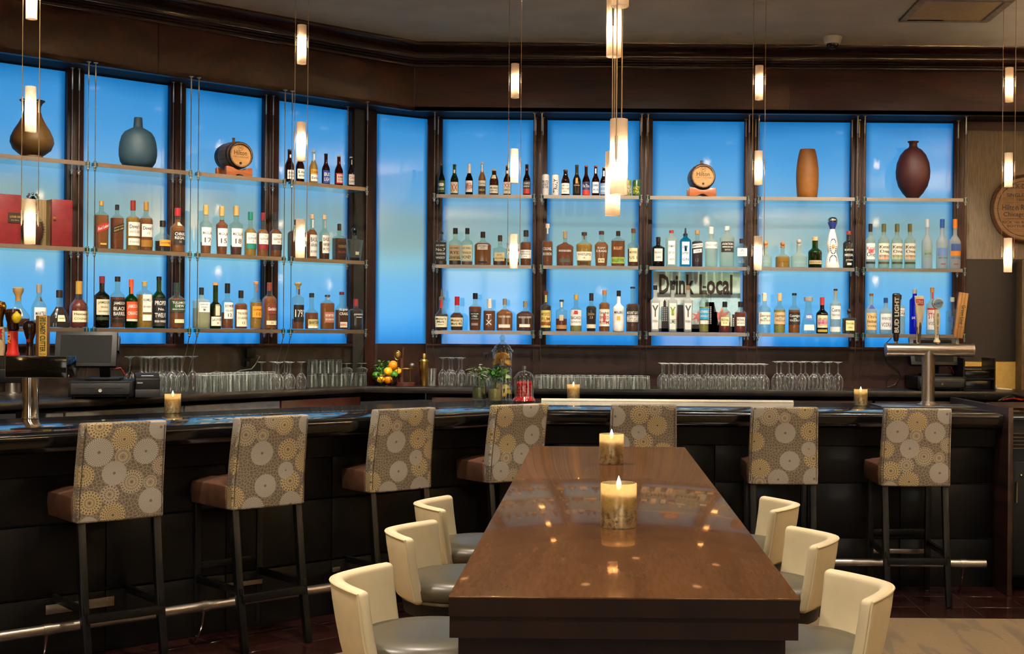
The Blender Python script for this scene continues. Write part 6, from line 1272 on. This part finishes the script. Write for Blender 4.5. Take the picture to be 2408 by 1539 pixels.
m = MB(); m.lathe([(.041,.165),(.041,.185),(.036,.19),(.034,.20),(.018,.205),(.0165,.24),(.014,.244),(0,.244)],32); m.build('lid',brass,sk)
m = MB(); m.tube([(.025,.03,.16),(.028,.03,.26),(.036,.03,.33)],.002,6); tag(m.build('twisted_bar_spoon',PM('8a5a4a',.3,1),None,q),'long copper bar spoon standing behind the brass shaker','spoon')
m = MB(); m.lathe([(0,.0),(.03,.0),(.036,.13),(.034,.13),(.028,.006),(0,.006)],24); tag(m.build('mixing_glass',gw,None,(q.x+.055,q.y+.02,q.z)),'clear mixing glass right behind the brass shaker','glass')

# ================================================================ THINGS ON THE BAR TOP
jarg = THIN('jar_glass','eef3ee',.03,.6,milk=.0,base=.05,rim=.3)
def mason(px,py,label,hl,me,n,liqc,up,lab2,spr):
    q=onZ(px,py,ZB); q.y+=.045; t=thing('mason_jar',label,'jar',(q.x,q.y,ZB+.0006))
    m=MB(); m.lathe([(0,.004),(.030,0),(.042,.006),(.047,.02),(.047,.11),(.042,.125),(.036,.132),(.036,.158),(.0345,.158),(.0345,.132),(.045,.11),(.045,.02),(0,.008)],32); m.build('glass',jarg,t)
    m=MB(); m.lathe([(0,.009),(.040,.009),(.0445,.022),(.0445,.085),(0,.085)],28); m.build('water',LIQ('herb_water_'+liqc,liqc),t)
    herbs('herb_bunch',lab2,(q.x,q.y,ZB+.145),n,me,.042,hl,spr,up)
mason(1126,943,'mason jar of cloudy green water with sage',.10,LS_,52,'a3a06a',30,'bunch of pale sage leaves in the left mason jar',1.35)
mason(1163,946.5,'mason jar of yellow water with basil',.075,LF,70,'dcc684',70,'bunch of green basil leaves in the right mason jar',1.05)
# three tier garnish jar
q=onZ(1178,944,ZB); q.y+=.10; gj=thing('garnish_jar','tall three tier glass jar with domed lid holding cut citrus','jar',(q.x,q.y,ZB+.0006)); R_=.066
for k in range(3):
    z0=.012+k*.105; m=MB(); m.lathe([(0,z0),(R_-.004,z0),(R_,z0+.006),(R_,z0+.09),(R_-.006,z0+.098),(R_-.006,z0+.104),(R_-.009,z0+.104),(R_-.003,z0+.088),(R_-.003,z0+.01),(0,z0+.006)],36); m.build('tier',jarg,gj)
m=MB(); m.lathe([(0,0),(.07,0),(.072,.006),(.06,.012),(0,.012)],36); m.build('foot',jarg,gj)
m=MB(); m.lathe([(.070,.322),(.074,.330),(.070,.338),(.058,.348),(.054,.362),(.040,.375),(.018,.388),(.012,.395),(.014,.402)],36,caps=False)
m.sphere((0,0,.418),.018,16,10,(1,1,1.25)); m.build('lid',jarg,gj)
def wedge(name,mt,lab,loc,rot,r_=.03):
    m=MB(); n=8; pts=[(0,0)]+[(r_*math.cos(PI*k/n),r_*math.sin(PI*k/n)) for k in range(n+1)]
    o=thing(name,lab,'fruit slice',loc,0,'citrus slices in the garnish jar'); o.rotation_euler=rot
    m.prism([(r_*math.cos(PI*k/n),r_*math.sin(PI*k/n)) for k in range(n+1)],-.007,.007); m.build('peel',mt,o,bevel=.001)
    m=MB(); m.prism([(r_*.86*math.cos(PI*k/n),.003+r_*.86*math.sin(PI*k/n)*.98) for k in range(n+1)],-.0078,.0078); m.build('flesh',P('citrus_flesh','f2c24a' if mt is not lime else 'a8c45a',.35,vary=.08,nscale=80) if mt is not lime else P('lime_flesh','9dbb4e',.35,vary=.08,nscale=80),o)
for k in range(3):
    mt=(orange,lime,orange)[k] if k!=0 else orange; z0=.02+k*.105; mt=(lemon,lime,orange)[k]; nm=('lemon_slice','lime_slice','orange_slice')[k]
    for i in range(10):
        a=2*PI*i/5+k; rr_=.026 if i<5 else .022
        wedge(nm,mt,('lemon slice in the bottom tier of the garnish jar','lime slice in the middle tier of the garnish jar','orange slice in the top tier of the garnish jar')[k],(q.x+rr_*math.cos(a),q.y+rr_*math.sin(a),ZB+z0+(.012 if i<5 else .046)+random.uniform(0,.012)),(rad(random.uniform(50,120)),rad(random.uniform(-30,30)),a+random.uniform(-.5,.5)),.038)
# cherry jar
q=onZ(1231,947.5,ZB); q.y+=.07; cj=thing('cherry_jar','lidded apothecary glass jar filled with red cherries','jar',(q.x,q.y,ZB+.0006))
m=MB(); m.lathe([(0,.0),(.074,.0),(.078,.008),(.066,.028),(.062,.04),(.066,.13),(.066,.15),(.062,.150),(.062,.13),(.058,.045),(0,.02)],36); m.build('glass',jarg,cj)
m=MB(); m.lathe([(.072,.150),(.073,.156),(.062,.166),(.055,.182),(.035,.197),(.012,.204),(.009,.212)],36,caps=False); m.sphere((0,0,.225),.014,14,8); m.build('lid',jarg,cj)
syr=P('cherry_syrup','b8101a',.15,vary=.1,coat=.5); m=MB(); m.lathe([(0,.004),(.072,.006),(.074,.010),(.062,.028),(.056,.04),(0,.04)],28); m.build('syrup',syr,cj)
chm=P('maraschino_cherry','e01420',.14,vary=.1,coat=.6,sss=.2); m=MB(); m.sphere((0,0,0),.0115,12,8); CH=m.mesh('cherry',chm,ang=80); k=0
for lay in range(5):
    for ring_,cnt in ((.042,11),(.021,5)):
        for i in range(cnt):
            a=2*PI*(i+.5*(lay%2))/cnt; o=obj('cherry',CH,None,(q.x+ring_*math.cos(a),q.y+ring_*math.sin(a),ZB+.053+lay*.0175+random.uniform(-.002,.002))); tag(o,'round red cherry inside the lidded glass jar','cherry','cherries in the jar')
# steel rails along the inner bar edge
x0,x1=onZ(1271,945,ZB).x,onZ(1865,947,ZB).x; m=MB(); m.box(x0,x1,biY-.03,biY+.0,ZB+.0005,ZB+.014); m.box(x0,x1,biY-.05,biY-.03,ZB+.0005,ZB+.004); tag(m.build('drip_rail',P('bright_steel','efe8d8',.5,.15,vary=.03)),'bright steel rail along the inner edge of the right bar','rail')
x0,x1=onZ(2048,951,ZB).x,onZ(2290,953,ZB).x; m=MB(); m.box(x0,x1,8.30,8.66,ZB+.0005,ZB+.004); tag(m.build('drip_tray',stain,bevel=.001),'flat steel drip tray under the right beer tower','tray')

# right beer tower
q=Vector((onY(2182,955,8.48).x,8.48,ZB+.0045)); tw=thing('beer_tower','brushed steel T shaped beer tower on the right bar','beer tower',q)
zc=1.44-q.z; r_=.0415
m=MB(); m.lathe([(0,0),(.075,0),(.075,.006),(.055,.012),(.048,.02),(r_,.026),(r_,zc)],40); m.build('column',brushed,tw)
x0,x1=onY(2085,823,8.48).x-q.x,onY(2287,823,8.48).x-q.x; m=MB(); m.tube([(x0,0,zc),(x0+.012,0,zc),(x1-.012,0,zc),(x1,0,zc)],[r_*.97,r_,r_,r_*.97],40); m.build('crossbar',P('brushed_steel_x','a9a096',.3,1,vary=.08,stretch=(1,30,1)),tw)
for x in (x0,x1): m=MB(); m.tube([(x-.006,0,zc),(x+.006,0,zc)],r_*1.05,40); m.build('end_cap',stain,tw)
def handle_base(x,parent): m=MB(); m.lathe([(0,0),(.012,0),(.010,.02),(.007,.03),(.007,.06),(0,.06)],14,M=Matrix.Translation((x,-.0,zc+r_*.95))); m.build('faucet_stem',chrome,parent)
for px in (2107,2160,2207,2252): handle_base(onY(px,800,8.48).x-q.x,tw)
def tap(px,py0,py1,label,loc_y=8.475):
    b=onY(px,py1,loc_y); t=onY(px,py0,loc_y); o=thing('tap_handle',label,'tap handle',(b.x,loc_y,b.z)); return o,t.z-b.z
o,h=tap(2107,690,803,'black tap handle with upright silver words')
m=MB(); m.box(-.026,.026,-.016,.016,.045,h); body=m.build('grip',PM('16110f',.3),o,bevel=.012,seg=3)
m=MB(); m.lathe([(0,0),(.014,0),(.02,.03),(.018,.05),(0,.05)],16); m.build('ferrule',PM('2a1614',.3),o)
m=MB(); add_text(m,'BUD LIGHT',h*.74,.030,lambda u,v:(u,-.0168,v),0,h*.55,PI/2,.03,False); m.build('lettering',PM('c9c4b8',.4),body,smooth=False)
o,h=tap(2160,696,806,'ivory tap handle with red crest and twisted dark foot')
m=MB(); vs=[];N=14
for k in range(N+1):
    t=k/N; w=.008+.022*min(1,t*1.6)**.9; a=rad(70*(1-t)); cx_=.012*math.sin(t*2.6)-.006
    for (x,y) in ((-w,-.008),(w,-.008),(w,.008),(-w,.008)): vs.append((cx_+x*math.cos(a)-y*math.sin(a),x*math.sin(a)+y*math.cos(a),h*t))
m.add(vs,[(3,2,1,0)]+[(4*k+j,4*k+(j+1)%4,4*k+4+(j+1)%4,4*k+4+j) for k in range(N) for j in range(4)]+[(4*N,4*N+1,4*N+2,4*N+3)]); body=m.build('grip',PM('cfc3a4',.3),o,bevel=.003,ang=60)
m=MB(); m.lathe([(0,0),(.012,0),(.016,.05),(.019,.10),(.014,.13),(0,.14)],14); m.build('foot',PM('3a3028',.4),o)
m=MB(); m.box(-.022,.03,-.0125,-.009,h*.80,h*.93); cr_=m.build('crest',PM('a82a24',.4),body,bevel=.002)
m=MB(); add_text(m,'STELLA',.042,.011,lambda u,v:(u,-.0135,v),.004,h*.885); add_text(m,'ARTOIS',.042,.011,lambda u,v:(u,-.0135,v),.004,h*.84); m.build('lettering',PM('e6d8b4',.4),cr_,smooth=False)
o,h=tap(2203,695,806,'white tap handle with round blue moon medallion')
m=MB(); m.lathe([(0,0),(.022,0),(.022,.012),(.014,.02),(.013,.04),(.022,h*.45),(.021,h*.55),(.016,h*.64),(.014,h*.7)],20,dp=.8); body=m.build('grip',PM('dcd2ae',.35),o,ang=60)
m=MB(); m.tube([(.004,-.014,h*.83),(.004,.014,h*.83)],.036,28); m.build('medallion',PM('c9c4b0',.4),o,bevel=.004)
m=MB(); m.tube([(.004,-.0165,h*.83),(.004,-.0145,h*.83)],.028,28); md=m.build('moon_disc',PM('6f93ad',.4),o)
m=MB(); add_text(m,'BLUE MOON',.062,.014,lambda u,v:(u,-.0175,v),.004,h*.83,rad(12)); m.build('lettering',PM('2a3038',.4),md,smooth=False)
m=MB(); add_text(m,'BELGIAN WHITE',h*.46,.013,lambda u,v:(u,-.0186-.003*(1-(v/h-.4)**2),v),0,h*.38,-PI/2,.02,False); m.build('lettering',PM('3a3a44',.4),body,smooth=False)
o,h=tap(2252,688,796,'tilted wooden plank tap handle with green words'); o.rotation_euler=(0,rad(7),0)
m=MB(); m.lathe([(0,-.012),(.009,-.012),(.011,.0),(0,.002)],12); m.build('ferrule',stain,o)
for x0_,x1_ in ((-.030,-.0105),(-.0095,.0095),(.0105,.030)): m=MB(); m.box(x0_,x1_,-.014,.014,.002,h); m.build('plank',WOOD('tap_plank','a8743c','cf9a58',.45,'Z',12),o,bevel=.002)
m=MB(); add_text(m,'Green Line',h*.42,.026,lambda u,v:(u,-.0150,v),.008,h*.52,-PI/2,.012,False); add_text(m,'PALE ALE',.03,.006,lambda u,v:(u,-.0150,v),.006,h*.25); m.build('lettering',PM('2f3a20',.4),o,smooth=False)

# left beer tower
q=Vector((-2.893,6.66,ZB+.0006)); tl_=thing('beer_tower','chrome column beer tower with black box head at far left','beer tower',q); r_=.040
zh0,zh1=1.286-q.z,1.396-q.z
m=MB(); m.lathe([(0,0),(.044,0),(.044,.004),(r_,.006),(r_,zh0)],40); m.build('column',chrome,tl_)
x0,x1=onY(12,860,6.60).x-q.x,onY(157,860,6.60).x-q.x
m=MB(); m.box(x0,x1,-.06,.06,zh0,zh1); hd=m.build('head_box',blackgl,tl_,bevel=.002)
m=MB(); e=.0022
for a in ((x0,x1,zh0,zh0+e),(x0,x1,zh1-e,zh1),(x0,x0+e,zh0,zh1),(x1-e,x1,zh0,zh1)): m.box(a[0],a[1],-.0612,-.0600,a[2],a[3])
m.build('edge_frame',stain,hd)
def ltap(px,py0,label,Y=6.64):
    b=onY(px,838,Y); t=onY(px,py0,Y); o=thing('tap_handle',label,'tap handle',(b.x,Y,q.z+zh1+.0008)); return o,t.z-(q.z+zh1)
gold=P('polished_gold','b8862e',.22,1,vary=.05)
o,h=ltap(-4,707,'golden raised fist tap handle cut by the left edge')
m=MB(); m.lathe([(0,0),(.030,0),(.034,h*.12),(.030,h*.45),(.026,h*.52)],18,dp=.8); st_=m.build('label_post',PM('c9b48a',.4),o)
m=MB(); m.lathe([(.024,h*.5),(.022,h*.62),(.026,h*.72),(.036,h*.80),(.038,h*.90),(.030,h*.97),(0,h)],18,dp=.8); m.build('fist',gold,o)
for k in range(4): m=MB(); m.sphere((-.024+k*.016,-.026,h*.9),.011,10,8,(.85,1,1.5)); m.build('knuckle',gold,o)
m=MB(); m.prism([(-.03,h*.34),(.034,h*.34),(.024,h*.41),(.034,h*.48),(-.03,h*.48)],-.030,-.026,Matrix.Rotation(PI/2,4,'X') @ Matrix.Translation((0,0,0)) @ Matrix.Diagonal((1,1,-1,1))); m.build('ribbon',PM('b8262a',.4),o)
o,h=ltap(30,722,'red tap handle topped with dark carved wood')
m=MB(); m.lathe([(0,0),(.032,0),(.033,.012),(.028,.02),(.025,.06),(.024,h*.52)],24); sl=m.build('sleeve',PM('d0281e',.3),o)
m=MB(); add_text(m,'ALE',.06,.02,lambda u,v:(u,-.0262,v),-.010,h*.36,PI/2); m.build('lettering',PM('e0b43a',.4),sl,smooth=False)
brw=P('dark_brown_glaze','2e140c',.18,vary=.2,nscale=25,coat=.5,bump=.5,bscale=60); m=MB(); m.lathe([(.024,h*.50),(.030,h*.56),(.028,h*.66),(.036,h*.78),(.040,h*.88),(.030,h*.95),(0,h*.97)],20); m.build('carved_top',brw,o)
lo=onY(39,748,6.57); m=MB(); m.lathe([(0,-.028),(.012,-.025),(.022,-.008),(.023,.006),(.016,.020),(.008,.026),(.006,.032),(0,.034)],20); ly=m.build('fruit_knob',PM('dcc21e',.3),o); ly.location=(lo.x-o.location.x,lo.y-o.location.y,lo.z-o.location.z)
o,h=ltap(70,755,'dark brown bulb shaped tap handle with red star')
m=MB(); m.lathe([(0,0),(.019,0),(.016,h*.2),(.017,h*.45),(.026,h*.62),(.034,h*.80),(.032,h*.92),(.018,h*.99),(0,h)],20); b_=m.build('grip',brw,o)
m=MB(); pts=[((.014 if k%2==0 else .006)*math.cos(PI/2+k*PI/6),h*.43+(.014 if k%2==0 else .006)*math.sin(PI/2+k*PI/6)) for k in range(12)]; m.prism(pts,.0175,.0195,Matrix.Rotation(PI/2,4,'X')); m.build('star',PM('c8322c',.3),b_,smooth=False)
o,h=ltap(101,743,'wooden tap handle with yellow plate and upright words')
m=MB(); m.box(-.032,.026,-.016,.022,0,h); bl=m.build('block',WOOD('tap_block','5a3a1c','8a6030',.45,'Z',9),o,bevel=.002)
m=MB(); m.box(-.014,.026,-.0185,-.016,.0,h); pt=m.build('plate',PM('c9a94e',.4),o)
m=MB(); fn=lambda u,v:(u,-.0192,v); add_text(m,'HALF',.032,.011,fn,.006,h*.935,0,.03,False); add_text(m,'ACRE',.032,.011,fn,.006,h*.875,0,.03,False); add_text(m,'DAISY CUTTER',h*.72,.028,fn,.006,h*.46,-PI/2,.015,False); add_text(m,'PALE ALE',.032,.007,fn,.006,h*.045,0,.02,False); m.build('lettering',PM('1f1a14',.5),pt,smooth=False)

# loose cables at the right end
q=onZ(2392,945,ZB); m=MB(); m.tube([(q.x-.10,q.y+.1,1.075),(q.x-.03,q.y-.02,1.10),(q.x+.05,q.y+.05,1.085),(q.x+.14,q.y-.03,1.12),(q.x+.25,q.y,1.09)],.006,6); tag(m.build('red_cable',PM('b8282a',.4)),'loose red cable on the service cabinet at the right edge','cable')
m=MB(); m.tube([(q.x-.12,q.y+.05,1.075),(q.x,q.y+.1,1.12),(q.x+.1,q.y-.05,1.09),(q.x+.25,q.y+.08,1.13)],.007,6); tag(m.build('black_cable',blackpl),'loose black cable on the service cabinet at the right edge','cable')
m=MB(); yb=GLS_Y-.045
P_=lambda px,py:tuple(onY(px,py,yb)); m.tube([P_(2096,795),P_(2080,812),P_(2078,835),P_(2088,855),P_(2112,872),P_(2118,885),P_(2105,905),P_(2085,912),P_(2084,895),P_(2098,880),P_(2112,885)],.0035,6); tag(m.build('hanging_cable',blackpl),'black cable looping down the backsplash behind the right tower','cable')
m=MB(); m.box(-.02,.02,-.003,0,-.03,.03); p_=onY(1143,838,GLS_Y-.031); wo=thing('switch_plate','dark switch plate on the backsplash behind the garnish jar','switch',p_); o=m.build('plate',P('dark_plate','2a1c18',.4),wo,bevel=.001)
m=MB(); m.box(-.006,.006,-.006,-.003,-.012,.012); m.build('toggle',blackpl,wo)
